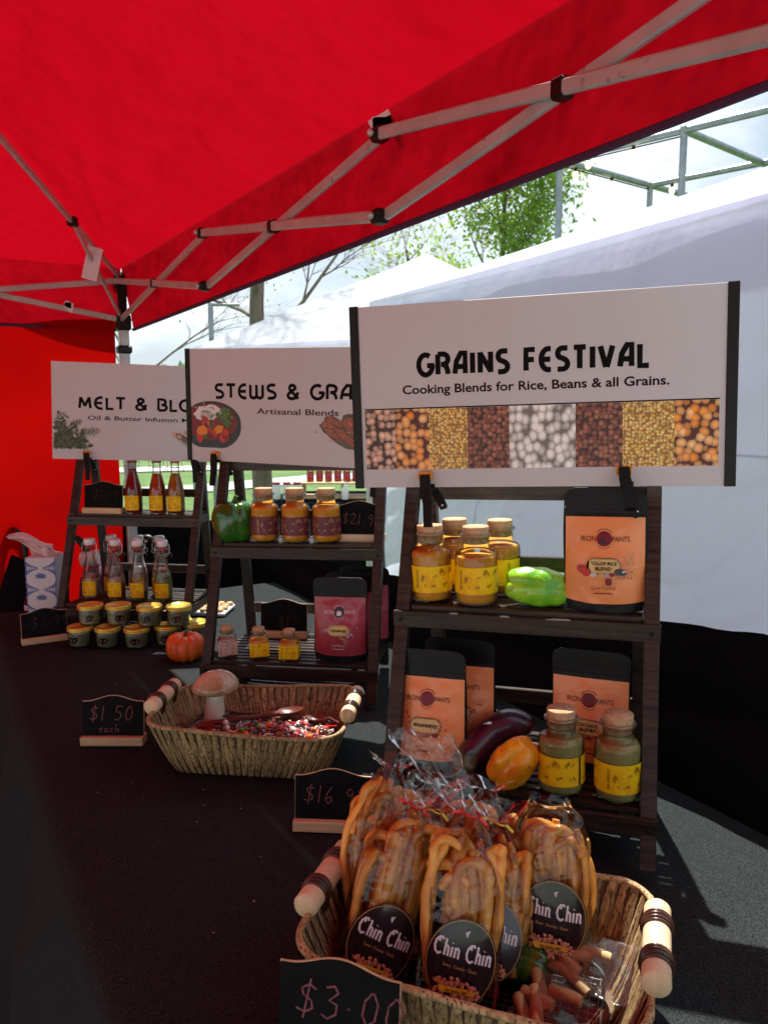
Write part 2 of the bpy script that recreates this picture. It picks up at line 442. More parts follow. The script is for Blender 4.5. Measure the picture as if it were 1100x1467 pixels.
def obj(name, me, parent=None, loc=(0, 0, 0), rot=None, mt=None, kind=None):
    if isinstance(me, MB): me = me.mesh(name, mt)
    o = bpy.data.objects.new(name, me)
    COL.objects.link(o)
    o.location = loc
    if rot is not None: o.rotation_euler = rot
    if parent: o.parent = parent
    if kind: o['kind'] = kind
    return o

def tag(o, label, cat, group=None, kind=None):
    o['label'] = label; o['category'] = cat
    if group: o['group'] = group
    if kind: o['kind'] = kind
    return o

def thing(name, label, cat, mw, group=None):
    """an Empty that parents its parts; mw is in table coordinates (z = 0 on the table top)"""
    o = bpy.data.objects.new(name, None)
    o.empty_display_size = .02
    COL.objects.link(o)
    if isinstance(mw, (tuple, list)): mw = Matrix.Translation(mw)
    o.matrix_world = Matrix.Translation((0, 0, H)) @ mw
    return tag(o, label, cat, group)

def structure(name, me, mt=None, loc=(0, 0, H)):
    return obj(name, me, None, loc, None, mt, 'structure')

KIDS = {}
def copy_tree(o, mw=None, label=None, group=None, parent=None):
    c = o.copy(); COL.objects.link(c)
    if parent is not None:
        c.parent = parent
    if mw is not None:
        if isinstance(mw, (tuple, list)): mw = Matrix.Translation(mw)
        c.matrix_world = Matrix.Translation((0, 0, H)) @ mw
    if label: c['label'] = label
    if group: c['group'] = group
    for ch in list(o.children): copy_tree(ch, parent=c)
    return c

def rz(a): return Matrix.Rotation(a, 4, 'Z')
def T(*p): return Matrix.Translation(p)
def frame(base, axis, face):
    """matrix whose z runs along axis and whose -y looks towards face"""
    z = Vector(axis).normalized(); y = -(Vector(face) - z * Vector(face).dot(z)).normalized(); x = y.cross(z)
    m = Matrix((x, y, z)).transposed().to_4x4()
    return T(*base) @ m
def nz3(p, s=1.0, off=0.0):
    return noise.noise(Vector((p[0] * s + off, p[1] * s - off, p[2] * s + off * .7)))

# ------------------------------------------------------------------ lettering
_tc = {}
def text_polys(s, bold=0.0, shear=0.0, space=1.0):
    k = (s, bold, shear, space)
    if k in _tc: return _tc[k]
    cu = bpy.data.curves.new('t', 'FONT'); cu.body = s; cu.size = 1; cu.offset = bold; cu.shear = shear
    cu.space_character = space; cu.resolution_u = 3
    o = bpy.data.objects.new('t', cu); COL.objects.link(o)
    bpy.context.view_layer.update()
    me = bpy.data.meshes.new_from_object(o.evaluated_get(bpy.context.evaluated_depsgraph_get()))
    vs = [(v.co.x, v.co.y) for v in me.vertices]; fs = [tuple(p.vertices) for p in me.polygons]
    bpy.data.objects.remove(o); bpy.data.curves.remove(cu); bpy.data.meshes.remove(me)
    _tc[k] = (vs, fs)
    return vs, fs

def arc(cx, cy, rx, ry, a0, a1, n=10):
    return [(cx + rx * math.cos(R(a0 + (a1 - a0) * i / n)), cy + ry * math.sin(R(a0 + (a1 - a0) * i / n))) for i in range(n + 1)]

# bold geometric capitals, drawn as centre lines in a box of height 1 (pen width added later)
CAP = {
 'G': (.66, [arc(.36, .5, .32, .45, 55, 350, 16) + [(.66, .46), (.42, .46)]]),
 'R': (.56, [[(.06, .05), (.06, .95)], [(.06, .95), (.30, .95)] + arc(.30, .72, .22, .23, 90, -90, 8) + [(.20, .49)], [(.32, .49), (.44, .38), (.50, .2), (.50, .05)]]),
 'A': (.60, [[(.06, .05), (.14, .60), (.34, .95), (.53, .95), (.53, .05)], [(.16, .36), (.50, .36)]]),
 'I': (.14, [[(.06, .05), (.06, .95)]]),
 'N': (.60, [[(.06, .05), (.06, .95)], [(.05, .92), (.53, .08)], [(.52, .05), (.52, .95)]]),
 'S': (.50, [[(.46, .95), (.24, .95)] + arc(.24, .735, .19, .215, 90, 230, 7) + [(.34, .47)] + arc(.26, .265, .20, .215, 50, -90, 7) + [(.04, .05)]]),
 'F': (.46, [[(.06, .05), (.06, .95), (.44, .95)], [(.06, .52), (.40, .52)]]),
 'E': (.50, [[(.46, .95), (.34, .95)] + arc(.34, .5, .29, .45, 90, 270, 12) + [(.46, .05)], [(.08, .5), (.44, .5)]]),
 'T': (.54, [[(.02, .95), (.52, .95)], [(.27, .95), (.27, .05)]]),
 'V': (.58, [[(.04, .95), (.27, .05)], [(.54, .95), (.31, .05)]]),
 'L': (.42, [[(.06, .95), (.06, .05), (.42, .05)]]),
 'M': (.74, [[(.06, .05), (.13, .95)], [(.13, .92), (.37, .22)], [(.35, .22), (.59, .92)], [(.59, .95), (.66, .05)]]),
 'W': (.82, [[(.05, .95), (.05, .3)] + arc(.22, .25, .17, .2, 180, 360, 7) + [(.39, .95)], [(.39, .3)] + arc(.56, .25, .17, .2, 180, 360, 7) + [(.73, .95)]]),
 'B': (.56, [[(.06, .05), (.06, .95), (.28, .95)] + arc(.28, .73, .18, .22, 90, -90, 7) + [(.22, .51)], [(.28, .51)] + arc(.30, .28, .22, .23, 90, -90, 7) + [(.06, .05)]]),
 'O': (.72, [arc(.36, .5, .32, .45, 0, 360, 20)]),
 'C': (.58, [arc(.37, .5, .33, .45, 50, 310, 14)]),
 'Y': (.56, [[(.03, .95), (.28, .5), (.53, .95)], [(.28, .5), (.28, .05)]]),
 '&': (.66, [[(.60, .05), (.16, .66)] + arc(.29, .77, .15, .18, 200, -20, 9) + [(.14, .46)] + arc(.27, .25, .22, .21, 120, 330, 10) + [(.60, .48)]]),
 ' ': (.30, []),
}
# handwriting, centre lines
HAND = {
 '$': (.6, [[(.55, .78), (.35, .90), (.15, .76), (.20, .60), (.45, .45), (.50, .25), (.30, .12), (.05, .2)], [(.36, 1.05), (.28, -.05)]]),
 '1': (.25, [[(.12, .95), (.10, .02)]]),
 '2': (.5, [[(.05, .75), (.2, .92), (.4, .82), (.38, .6), (.05, .08), (.5, .1)]]),
 '3': (.5, [[(.08, .88), (.3, .95), (.42, .78), (.2, .55), (.42, .45), (.42, .2), (.2, .04), (.02, .14)]]),
 '5': (.5, [[(.45, .92), (.12, .90), (.08, .55), (.32, .55), (.42, .3), (.28, .06), (.02, .1)]]),
 '6': (.5, [[(.35, .95), (.12, .6), (.06, .25), (.22, .04), (.42, .2), (.34, .42), (.1, .3)]]),
 '7': (.5, [[(.02, .88), (.45, .92), (.2, .03)]]),
 '9': (.5, [[(.42, .8), (.22, .92), (.08, .7), (.22, .52), (.42, .72), (.38, .3), (.3, .02)]]),
 '0': (.5, [[(.25, .93), (.08, .7), (.06, .3), (.2, .06), (.4, .2), (.44, .65), (.3, .93), (.2, .92)]]),
 '.': (.3, [[(.10, .42), (.14, .38)]]), ' ': (.3, []),
 'e': (.4, [[(.05, .28), (.32, .34), (.25, .5), (.08, .4), (.08, .12), (.35, .08)]]),
 'a': (.45, [[(.34, .45), (.12, .45), (.06, .15), (.28, .1), (.34, .45), (.4, .06)]]),
 'c': (.38, [[(.32, .45), (.1, .4), (.06, .12), (.34, .08)]]),
 'h': (.45, [[(.08, .95), (.06, .05), (.14, .4), (.32, .42), (.38, .04)]]),
}
# curly display letters for the dough bags
CURL = {
 'C': (.66, [[(.58, .86), (.50, .98), (.30, .95), (.12, .75), (.06, .45), (.16, .14), (.38, .02), (.60, .14)], [(.30, .95), (.34, .70)]]),
 'h': (.44, [[(.04, .98), (.10, .90), (.10, .03)], [(.10, .45), (.22, .60), (.34, .52), (.36, .03)]]),
 'i': (.20, [[(.03, .58), (.09, .55), (.09, .03)], [(.08, .80), (.10, .84)]]),
 'n': (.46, [[(.02, .60), (.09, .54), (.09, .03)], [(.09, .45), (.22, .60), (.34, .52), (.36, .10), (.42, .03)]]),
 ' ': (.28, []),
}

class Print:
    """flat ink laid on a surface: fn(x, y, lift) gives the 3-D point"""
    def __init__(s, fn):
        s.fn = fn; s.b = MB(); s.k = 0
    def lift(s):
        s.k += 1
        return .0003 + s.k * .000012
    def poly(s, pts, mt):
        h = s.lift(); s.b.add([s.fn(x, y, h) for x, y in pts], [tuple(range(len(pts)))], mt); return s
    def ell(s, cx, cy, rx, ry, mt, rot=0, n=16, wob=0, seed=0):
        rd = random.Random(seed); ca, sa = math.cos(rot), math.sin(rot); P = []
        for i in range(n):
            a = 2 * PI * i / n; k = 1 + wob * (rd.random() - .5)
            x, y = rx * k * math.cos(a), ry * k * math.sin(a)
            P.append((cx + x * ca - y * sa, cy + x * sa + y * ca))
        return s.poly(P, mt)
    def rect(s, x0, y0, x1, y1, mt): return s.poly([(x0, y0), (x1, y0), (x1, y1), (x0, y1)], mt)
    def stroke(s, pts, wd, mt, closed=False):
        h = s.lift(); k = len(pts)
        if k < 2: return s
        lf = []; rt = []
        for i, p in enumerate(pts):
            a = pts[i - 1] if (i > 0 or closed) else p
            b = pts[(i + 1) % k] if (i < k - 1 or closed) else p
            d1 = Vector((p[0] - a[0], p[1] - a[1])); d2 = Vector((b[0] - p[0], b[1] - p[1]))
            if d1.length < 1e-9: d1 = d2
            if d2.length < 1e-9: d2 = d1
            d1.normalize(); d2.normalize(); t = d1 + d2
            if t.length < 1e-3: t = d1
            t.normalize(); nn = Vector((-t.y, t.x)); c = max(.80, nn.dot(Vector((-d1.y, d1.x))))
            o_ = nn * (wd / 2 / c)
            lf.append((p[0] + o_.x, p[1] + o_.y)); rt.append((p[0] - o_.x, p[1] - o_.y))
        vs = [s.fn(x, y, h) for x, y in lf] + [s.fn(x, y, h) for x, y in rt]
        fs = [(i, i + k, (i + 1) % k + k, (i + 1) % k) for i in range(k if closed else k - 1)]
        s.b.add(vs, fs, mt); return s
    def glyphs(s, txt, font, x, y, cap, wd, mt, gap=.16, width=None, slant=0, bounce=0):
        tot = sum(font[c][0] + gap for c in txt) - gap
        kx = (width / tot) if width else cap
        rd = random.Random(len(txt)); cx = x
        for c in txt:
            g = font[c]; dy = bounce * (rd.random() - .5)
            for pl in g[1]:
                s.stroke([(cx + px * kx + py * cap * slant, y + (py + dy) * cap) for px, py in pl], wd, mt)
            cx += (g[0] + gap) * kx
        return s
    def text(s, txt, x, y, size, mt, bold=.0, align='l', width=None, rot=0, space=1.0):
        vs, fs = text_polys(txt, bold, 0, space)
        if not vs: return s
        x0 = min(v[0] for v in vs); x1 = max(v[0] for v in vs); kx = size
        if width: kx = width / (x1 - x0)
        off = {'l': 0, 'c': .5, 'r': 1}[align] * (x1 - x0) * kx
        h = s.lift(); ca, sa = math.cos(rot), math.sin(rot); P = []
        for vx, vy in vs:
            a = (vx - x0) * kx - off; b = vy * size
            P.append(s.fn(x + a * ca - b * sa, y + a * sa + b * ca, h))
        s.b.add(P, fs, mt); return s
    def out(s, name, parent): return obj(name, s.b, parent)

def sprig(pr, x, y, sc, mt, rot=0):
    ca, sa = math.cos(rot), math.sin(rot)
    t = lambda a, b: (x + (a * ca - b * sa) * sc, y + (a * sa + b * ca) * sc)
    pr.stroke([t(0, -1), t(.1, 0), t(.5, .8)], .12 * sc, mt)
    for a, b, r in ((-.3, -.3, .6), (.5, .1, -.5), (-.15, .4, .7), (.7, .7, -.4), (.3, 1.0, .2)):
        cx, cy = t(a, b); pr.ell(cx, cy, .30 * sc, .13 * sc, mt, rot + r + 1.0, 6)

# ================================================================== THE SETTING
DA = Vector((.49, -.872, 0)).normalized()           # along the stall
DC = Vector((.872, .49, 0)).normalized()            # across it, away from the viewer's side
def AC(a, c, z=0): 
    p = DA * a + DC * c
    return Vector((p.x, p.y, z))

# ground
def gfn(u, v):
    x = (u - .5) * 2; y = (v - .5) * 2
    X = x * abs(x) * 260; Y = y * abs(y) * 260
    return (X, Y, -.02 * max(0, noise.noise(Vector((X * .1, Y * .1, 0)))))
structure('grass_ground', MB().grid(gfn, 60, 60), M['grass'], (0, 0, 0))
def ribbon_path(name, pts, wd, z):
    b = MB(); vs = []
    for i, p in enumerate(pts):
        a = Vector(pts[max(0, i - 1)]); c = Vector(pts[min(len(pts) - 1, i + 1)]); d = (c - a).normalized()
        n_ = Vector((-d.y, d.x)) * wd / 2
        vs += [(p[0] + n_.x, p[1] + n_.y, z), (p[0] - n_.x, p[1] - n_.y, z)]
    b.add(vs, [(2 * i, 2 * i + 1, 2 * i + 3, 2 * i + 2) for i in range(len(pts) - 1)])
    structure(name, b, M['path'], (0, 0, 0))
ribbon_path('path', [(-14, 10.2), (-7, 11.8), (-3, 13.7), (-1.2, 15.6), (3, 18), (12, 22)], 1.15, .012)
ribbon_path('path', [(-16, 15.0), (-8, 16.5), (-3.3, 18.2), (0, 20.5), (6, 24)], 1.3, .020)
# paved patch the stalls stand on, stretched out of view for neutral bounce light
pb = MB()
pb.add([AC(-2.1, -14, 0), AC(14, -14, 0), AC(14, 3.2, 0), AC(-2.1, 3.2, 0)], [(0, 1, 2, 3)])
structure('pavement', pb, M['path'], (0, 0, .008))

# ---- table and its cloth
TA0, TA1, TC0, TC1 = -2.93, .62, .157, 1.15
t = thing('folding_table', 'long folding table hidden under the black tablecloth', 'table', (0, 0, 0))
b = MB(); b.add([AC(a, c, z) for z in (-.045, -.008) for a, c in ((TA0 + .05, TC0 + .05), (TA1, TC0 + .05), (TA1, TC1 - .02), (TA0 + .05, TC1 - .02))],
      [(0, 3, 2, 1), (4, 5, 6, 7), (0, 1, 5, 4), (1, 2, 6, 5), (2, 3, 7, 6), (3, 0, 4, 7)])
obj('tabletop', b, t, mt=M['plasticwhite'])
for a in (TA0 + .3, -1.2, .4):
    for c in (.3, 1.0):
        q = AC(a, c); obj('leg', MB().tube([(0, 0, -.735), (0, 0, -.045)], .014), t, (q.x, q.y, 0), mt=M['greysteel'])

# cloth: flat top, rounded edges, hanging front and end
def cloth_z(a, c):
    z = -.0030 + .0018 * nz3((a, c, 0), 2.2) + .0011 * nz3((a * .6, c, 3), 9) + .0012 * (1 - abs(nz3((a * .8 + c * .5, c - a * .3, 8), 3.1)) * 2) ** 3
    for (a0, c0, ang, wd, am) in ((-.55, 1.0, 20, .012, .0022), (-.50, .92, 32, .010, .0018), (-.7, .3, 75, .02, .002), (-1.3, .6, 88, .012, .0012), (-.95, .24, 100, .03, .003)):
        d = (a - a0) * math.sin(R(ang)) - (c - c0) * math.cos(R(ang))
        z -= am * math.exp(-(d / wd) ** 2) * math.exp(-(((a - a0) ** 2 + (c - c0) ** 2) / .16))
    return min(z, 0) 
prof = []                                           # (offset past the edge, drop) for the hanging part
for i in range(7):
    an = PI / 2 * i / 6; prof.append((.03 * math.sin(an), .03 * (1 - math.cos(an))))
for i in range(1, 15): prof.append((.03 + .012 * i / 4, .03 + .05 * i))
b = MB()
na, ncc = 150, 46
A_ = [TA0 + (TA1 - TA0) * i / na for i in range(na + 1)]
rows = []
for j in range(len(prof) - 1, 0, -1):
    ox, dz = prof[j]
    rows.append([(a, TC0 - ox - (.055 * min(1, dz / .3) * (.5 + .5 * math.sin(a * 9 + 1.5 * math.sin(a * 3.1))) + .02 * min(1, dz / .1) * nz3((a, dz, 7), 5)),
                  -dz + cloth_z(a, TC0)) for a in A_])
for j in range(ncc + 1):
    c = TC0 + (TC1 - TC0) * j / ncc
    rows.append([(a, c, cloth_z(a, c)) for a in A_])
# end drop at the far end: bend the first columns down
vs = []
for rw in rows:
    k = []
    e0 = rw[0]
    for j in range(len(prof) - 1, 0, -1):
        ox, dz = prof[j]
        k.append(AC(e0[0] - ox - .03 * min(1, dz / .3) * math.sin(e0[1] * 12), e0[1], min(e0[2], 0) - dz if e0[2] > -.01 else e0[2] - dz * .3))
    vs.append(k + [AC(*p) for p in rw])
nn_ = len(vs[0]); flat = [p for r_ in vs for p in r_]
fs = [(i * nn_ + j, i * nn_ + j + 1, (i + 1) * nn_ + j + 1, (i + 1) * nn_ + j) for i in range(len(vs) - 1) for j in range(nn_ - 1)]
b.add(flat, fs, None, True)
tag(obj('tablecloth', b, None, (0, 0, H), mt=M['cloth']), 'black cloth covering the long table and hanging down its side', 'tablecloth')
# lint specks on the cloth
rd = random.Random(5); b = MB()
for i in range(90):
    a = rd.uniform(-2.2, -.2); c = rd.uniform(.2, .8); p = AC(a, c, .0012); l_ = rd.uniform(.0006, .0022); an = rd.uniform(0, PI)
    d = Vector((math.cos(an), math.sin(an), 0)) * l_; e = Vector((-d.y, d.x, 0)) * .25
    b.add([p - d - e, p + d - e, p + d + e, p - d + e], [(0, 1, 2, 3)])
o = obj('lint', b, None, (0, 0, H), mt=M['boxpaper'], kind='stuff'); o['label'] = 'tiny specks of pale lint on the black tablecloth'; o['category'] = 'lint'

# ---- black drape standing up behind the table
def dtop(a):
    P_ = [(-4.2, .235), (-3.4, .225), (-2.9, .19), (-2.46, .165), (-2.09, .19), (-1.5, .25), (-1.0, .298), (-.8, .322), (.8, .40)]
    for (x0, y0), (x1, y1) in zip(P_, P_[1:]):
        if x0 <= a <= x1: return y0 + (y1 - y0) * (a - x0) / (x1 - x0)
    return .3
def dfn(u, v):
    s_ = -3.78 + u * 4.58; zt = dtop(s_)                 # runs along the back, then turns the far corner
    z = -.62 + (zt + .62) * v
    k = max(0, z) / .3
    o_ = .012 * math.sin(s_ * 7 + z * 6) * k + .016 * nz3((s_, z, 2), 3) + .006 * nz3((s_, z * .4, 5), 12) + (.02 * math.exp(-((z - zt * .5) / .03) ** 2) if z > 0 else 0)
    t_ = max(0, min(1, (-3.16 - s_) / .16)); t_ = t_ * t_ * (3 - 2 * t_)
    a = max(s_, -3.20) - o_ * t_; c = 1.161 + o_ * (1 - t_) - max(0, -3.20 - s_)
    return AC(a, c, z + .004 * nz3((s_, 0, 0), 14))
tag(obj('drape', MB().grid(dfn, 150, 34), None, (0, 0, H), mt=M['drape']), 'dark cloth hung upright along the back of the display table', 'drape')

# ---- red canopy
P0 = Vector((-.975, 3.07, 0))
DE = Vector((.537, -.844, 0)).normalized(); DB = Vector((DE.y, -DE.x, 0))
def CP(ta, tb, z): return P0 + DE * ta + DB * tb + Vector((0, 0, z + .016 * ta))
LA, LB, ZE, ZP = 3.652, 2.75, 1.195, 1.92
peak = CP(LA / 2, LB / 2, ZP)
ct = thing('red_canopy', 'red pop-up canopy overhead with cream folding truss frame', 'canopy', (0, 0, 0))
cor = [(0, 0), (LA, 0), (LA, LB), (0, LB)]
def roof_panel(c0, c1, nu=70, nv=34):
    q0, q1 = CP(*c0, ZE), CP(*c1, ZE)
    nrm = (q1 - q0).cross(peak - q0).normalized()
    if nrm.z < 0: nrm = -nrm
    def fn(u, v):
        e = q0.lerp(q1, u); p = e.lerp(peak, v)
        w_ = math.sin(PI * u) * (1 - v)
        p = p - nrm * (.060 * w_ * math.sin(PI * min(1, v * 1.3)))
        eg = min(1, 10 * min(u, 1 - u)) * min(1, 8 * v)
        for q, s_ in ((q0, 1), (q1, -1)):
            d = p - q; r_ = d.length + .05; ang = math.atan2(d.dot(nrm.cross((q1 - q0).normalized())), abs(d.dot((q1 - q0).normalized())) + 1e-6)
            p = p + nrm * (.011 * math.sin(ang * 38 + s_ + 2 * nz3((ang * 3, r_, 0), 2)) * math.exp(-r_ * 1.2) * min(1, r_ * 4) * eg)
        p = p + nrm * ((.010 * nz3(p, 1.7) + .0035 * nz3((p.x + p.y * .6, p.y * 2.2, p.z), 5.5)) * eg * min(1, 5 * (1 - v)))
        for vc, am in ((.13, .014), (.36, .010), (.24, .006)):
            p = p + nrm * (eg * am * math.exp(-abs(v - vc - .02 * nz3((u * 4, 0, vc), 2)) / .016))
        return p
    return MB().grid(fn, nu, nv)
for i in range(4):
    obj('roof_panel', roof_panel(cor[i], cor[(i + 1) % 4], 200 if i in (0, 3) else 24, 130 if i in (0, 3) else 14), ct, mt=M['red'])
for i in (0, 3):
    q0, q1 = CP(*cor[i], ZE), CP(*cor[(i + 1) % 4], ZE)
    me_ = [o for o in ct.children if o.name.startswith('roof_panel')][i].data
    nu_, nv_ = 200, 130
    for row in ():
        P_ = [me_.vertices[row * (nu_ + 1) + k].co - Vector((0, 0, .0015)) for k in range(3, nu_ - 2, 2)]
        b = MB(); vs_ = []
        for p in P_: vs_ += [p, p + (peak - p).normalized() * .006]
        b.add(vs_, [(2 * k, 2 * k + 1, 2 * k + 3, 2 * k + 2) for k in range(len(P_) - 1)], None, True)
        obj('seam_tape', b, ct, mt=M['redseam'])
def valance(ta0, tb0, ta1, tb1, oa, ob, n):
    def fn(u, v):
        ta = ta0 + (ta1 - ta0) * u; tb = tb0 + (tb1 - tb0) * u
        s_ = .004 * math.sin(u * 60) * v + .005 * nz3((u * 9, v, 1), 2) * v
        return CP(ta + oa * (.036 * v + .0015) + oa * s_, tb + ob * (.036 * v + .0015) + ob * s_, ZE + .004 - .222 * v + (.046 * v * u if tb0 == tb1 == 0 else 0))
    return MB().grid(fn, n, 8)
for q in ((0, 0, LA, 0, 0, -1), (LA, 0, LA, LB, 1, 0), (LA, LB, 0, LB, 0, 1), (0, LB, 0, 0, -1, 0)):
    v_ = obj('valance', valance(*q, 120), ct, mt=M['red'])
    ta0, tb0, ta1, tb1, oa, ob = q
    h_ = MB().tube([CP(ta0 + (ta1 - ta0) * i / 80 + oa * .0375, tb0 + (tb1 - tb0) * i / 80 + ob * .0375, ZE - .219 + (.046 * i / 80 if tb0 == tb1 == 0 else 0)) for i in range(81)], .0065, 5)
    obj('hem', h_, v_, mt=mat('dark plum hem', (.05, .004, .014), .6) if i == -1 else M['purple'])
def bar(p, q, r_=.0105, flat_=.55):
    p = Vector(p); q = Vector(q); d = (q - p); l_ = d.length
    z = d.normalized(); x = Vector((0, 0, 1)).cross(z); x = x.normalized() if x.length > 1e-3 else Vector((1, 0, 0)); y = z.cross(x)
    m = Matrix((x, y, z)).transposed()
    return MB().box((p + q) / 2, (r_ * 2 * flat_, r_ * 2, l_), m, None, .003)
ZT, ZB = 1.150, 1.008
def scissor(f, n_, L_):
    for k in range(n_):
        for (za, zb, off) in ((ZT, ZB, .006), (ZB, ZT, -.006)):
            obj('truss_bar', bar(f(k * L_, off, za), f((k + 1) * L_, off, zb)), ct, mt=M['frame'])
        obj('pivot', MB().box(f((k + .5) * L_, 0, (ZT + ZB) / 2), (.026, .026, .028), rz(.5).to_3x3(), None, .004), ct, mt=M['black'])
        if k:
            for z in (ZT, ZB):
                obj('joint', MB().box(f(k * L_, 0, z), (.030, .030, .026), rz(.5).to_3x3(), None, .005), ct, mt=M['black'])
                obj('bolt', MB().ball(f(k * L_, .02, z), .007), ct, mt=M['frame'])
scissor(lambda t_, o_, z: CP(t_, .015 + o_, z), 4, .913)
scissor(lambda t_, o_, z: CP(.015 + o_, t_, z), 3, .95)
scissor(lambda t_, o_, z: CP(t_, LB - .015 + o_, z), 4, .913)
for (ta, tb) in cor:
    po = obj('post', MB().box(CP(ta, tb, (.99 - .735 - .016 * ta) / 2), (.036, .036, .99 + .735 + .016 * ta), rz(math.atan2(DA.y, DA.x)).to_3x3(), None, .004), ct, mt=M['frame'])
    obj('post_sleeve', MB().box(CP(ta, tb, 1.085), (.030, .030, .19), rz(.5).to_3x3(), None, .003), po, mt=M['blackmatte'])
    for z, h_ in ((1.15, .05), (1.0, .06), (.90, .03)):
        obj('collar', MB().box(CP(ta, tb, z), (.052, .052, h_), rz(math.atan2(DA.y, DA.x)).to_3x3(), None, .006), po, mt=M['black'])
hipd = (peak - CP(0, 0, ZE)); 
for (ta, tb) in cor:
    q0 = CP(ta, tb, ZT + .01); q1 = peak - Vector((0, 0, .05))
    obj('rafter', bar(q0, q1, .011), ct, mt=M['frame'])
    m_ = q0.lerp(q1, .165)
    obj('strut', bar(CP(ta, tb, ZB), m_, .0085), ct, mt=M['frame'])
    obj('joint', MB().box(m_, (.03, .03, .03), None, None, .004), ct, mt=M['black'])
obj('hub', MB().lathe([(.05, -.05), (.06, 0), (.05, .04)], 12, c=peak - Vector((0, 0, .07))), ct, mt=M['black'])
# velcro straps and tags on the frame
for p_, q_ in ((CP(2.0, .02, 1.17), 0), (CP(.5, .55, 1.10), 1)):
    pass
def strap(p, s=.03, seed=0):
    rdd = random.Random(seed); b = MB()
    for i in range(3):
        x = rdd.uniform(-.6, .6); 
        b.box(Vector(p) + Vector((rdd.uniform(-.01, .01), 0, rdd.uniform(-.012, .012))), (s * rdd.uniform(.8, 1.4), .006, s * .7), Matrix.Rotation(x, 3, 'Y'), None, .001)
    return b
obj('strap', strap(CP(1.826, .0, 1.165), .040, 1), ct, mt=M['boxpaper'])
obj('strap', strap(CP(0.03, .20, 1.045), .03, 2), ct, mt=M['boxpaper'])
tg = CP(0, 0, 0); sm_ = CP(0, 0, ZB).lerp(CP(0, 0, ZT + .01).lerp(peak, .165), .62)
obj('tag', MB().box(sm_ + Vector((0, -.01, -.01)), (.052, .004, .11), Matrix.Rotation(.25, 3, 'Y')), ct, mt=M['boxpaper'])

# red sidewall at the far end
def wfn(u, v):
    tb = .03 + u * 2.95; z = -.72 + v * 1.73
    sag = .030 * math.sin(u * 3 * PI) ** 2 * v ** 6
    o_ = .034 * math.sin(tb * 4 + 2 * math.sin(z * 2 + tb)) * (1 - .4 * v) + .02 * nz3((tb, z, 0), 1.6) + .012 * math.sin(z * 9 + tb * 3) * v ** 4
    return CP(-.045 + o_, tb, z - sag)
sw = thing('red_sidewall', 'red fabric wall closing the far end of the canopy, glowing in the sun', 'tent wall', (0, 0, 0))
obj('wall_sheet', MB().grid(wfn, 90, 70), sw, mt=M['redwall'])

# ---- neighbouring white tents
def popup(name, label, c0, da, size, depth, ze, zp, walls, wall_t0=0.0, nv=40):
    da = Vector(da).normalized(); db = Vector((-da.y, da.x, 0)) if Vector((-da.y, da.x, 0)).y > 0 else Vector((da.y, -da.x, 0))
    c0 = Vector(c0)
    q = lambda s_, t_, z: Vector((0, 0, z)) + c0 + da * s_ + db * t_
    t = thing(name, label, 'tent', (0, 0, 0))
    pk = q(size / 2, depth / 2, zp)
    cs = [(0, 0), (size, 0), (size, depth), (0, depth)]
    for i in range(4):
        a0, a1 = q(*cs[i], ze), q(*cs[(i + 1) % 4], ze)
        def fn(u, v):
            p = a0.lerp(a1, u).lerp(pk, v)
            return p + Vector((0, 0, -.05 * math.sin(PI * u) * (1 - v) * math.sin(PI * min(1, v + .2)) + .008 * nz3(p, 2.5) * min(1, 6 * v)))
        obj('roof_panel', MB().grid(fn, 40, 20), t, mt=M['white'])
        d = (a1 - a0).normalized(); o_ = Vector((d.y, -d.x, 0))
        if o_.dot(q(size / 2, depth / 2, 0) - a0) > 0: o_ = -o_
        def vf(u, v):
            p = a0.lerp(a1, u)
            return p + o_ * (.004 + .02 * v + .004 * v * math.sin(u * 22) + .006 * nz3((u * 5, v, i), 2) * v) + Vector((0, 0, .004 - .24 * v))
        obj('valance', MB().grid(vf, 60, 6), t, mt=M['white'])
        obj('post', MB().box(q(*cs[i], (ze - .02 - .735) / 2), (.04, .04, ze - .02 + .735), rz(.4).to_3x3(), None, .004), t, mt=M['frame'])
    if walls:
        def wf(u, v):
            s_ = wall_t0 + (size - wall_t0) * u; z = -.70 + v * (ze + .66)
            p = q(s_, -.0, z)
            q1_ = s_ * .6 - z * 1.25; k = .080 * nz3((s_, z, 0), 1.4) + .030 * math.sin(q1_ * 6 + 3 * nz3((s_, z, 5), 1.1)) + .024 * nz3((q1_ * 3.2, (s_ + z) * .8, 9), 2) + .018 * (1 - abs(nz3((q1_ * 2.5, (s_ + z) * .9, 3), 2.6)) * 2) ** 2
            # a faint horizontal fold line left from packing
            k += .004 * (1 if z < .52 else -1) * math.exp(-abs(z - .52) / .03)
            return p - db * k * min(1, 4 * (1 - v) + .1) + db * .01
        obj('wall_sheet', MB().grid(wf, 150, 90), t, mt=M['white'])
        for u_ in (.30, .66):
            P_ = [Vector(wf(u_, k / 60)) - db * .002 for k in range(61)]
            b = MB(); vs_ = []
            for p in P_: vs_ += [p, p + da * .016]
            b.add(vs_, [(2 * k, 2 * k + 1, 2 * k + 3, 2 * k + 2) for k in range(60)], None, True); obj('seam_tape', b, t, mt=M['whiteseam'])
        b = MB(); vs_ = []
        for k in range(121):
            p = Vector(wf(k / 120, .66)) - db * .002; vs_ += [p, p + Vector((0, 0, .006))]
        b.add(vs_, [(2 * k, 2 * k + 1, 2 * k + 3, 2 * k + 2) for k in range(120)], None, True); obj('fold_line', b, t, mt=M['whiteseam'])
    return t
popup('white_tent', 'white tent with a full wall sheet right behind the grain sign', (-.075, 4.45, 0), (.43, -.903, 0), 3.05, 3.05, 1.24, 1.83, True, .16)
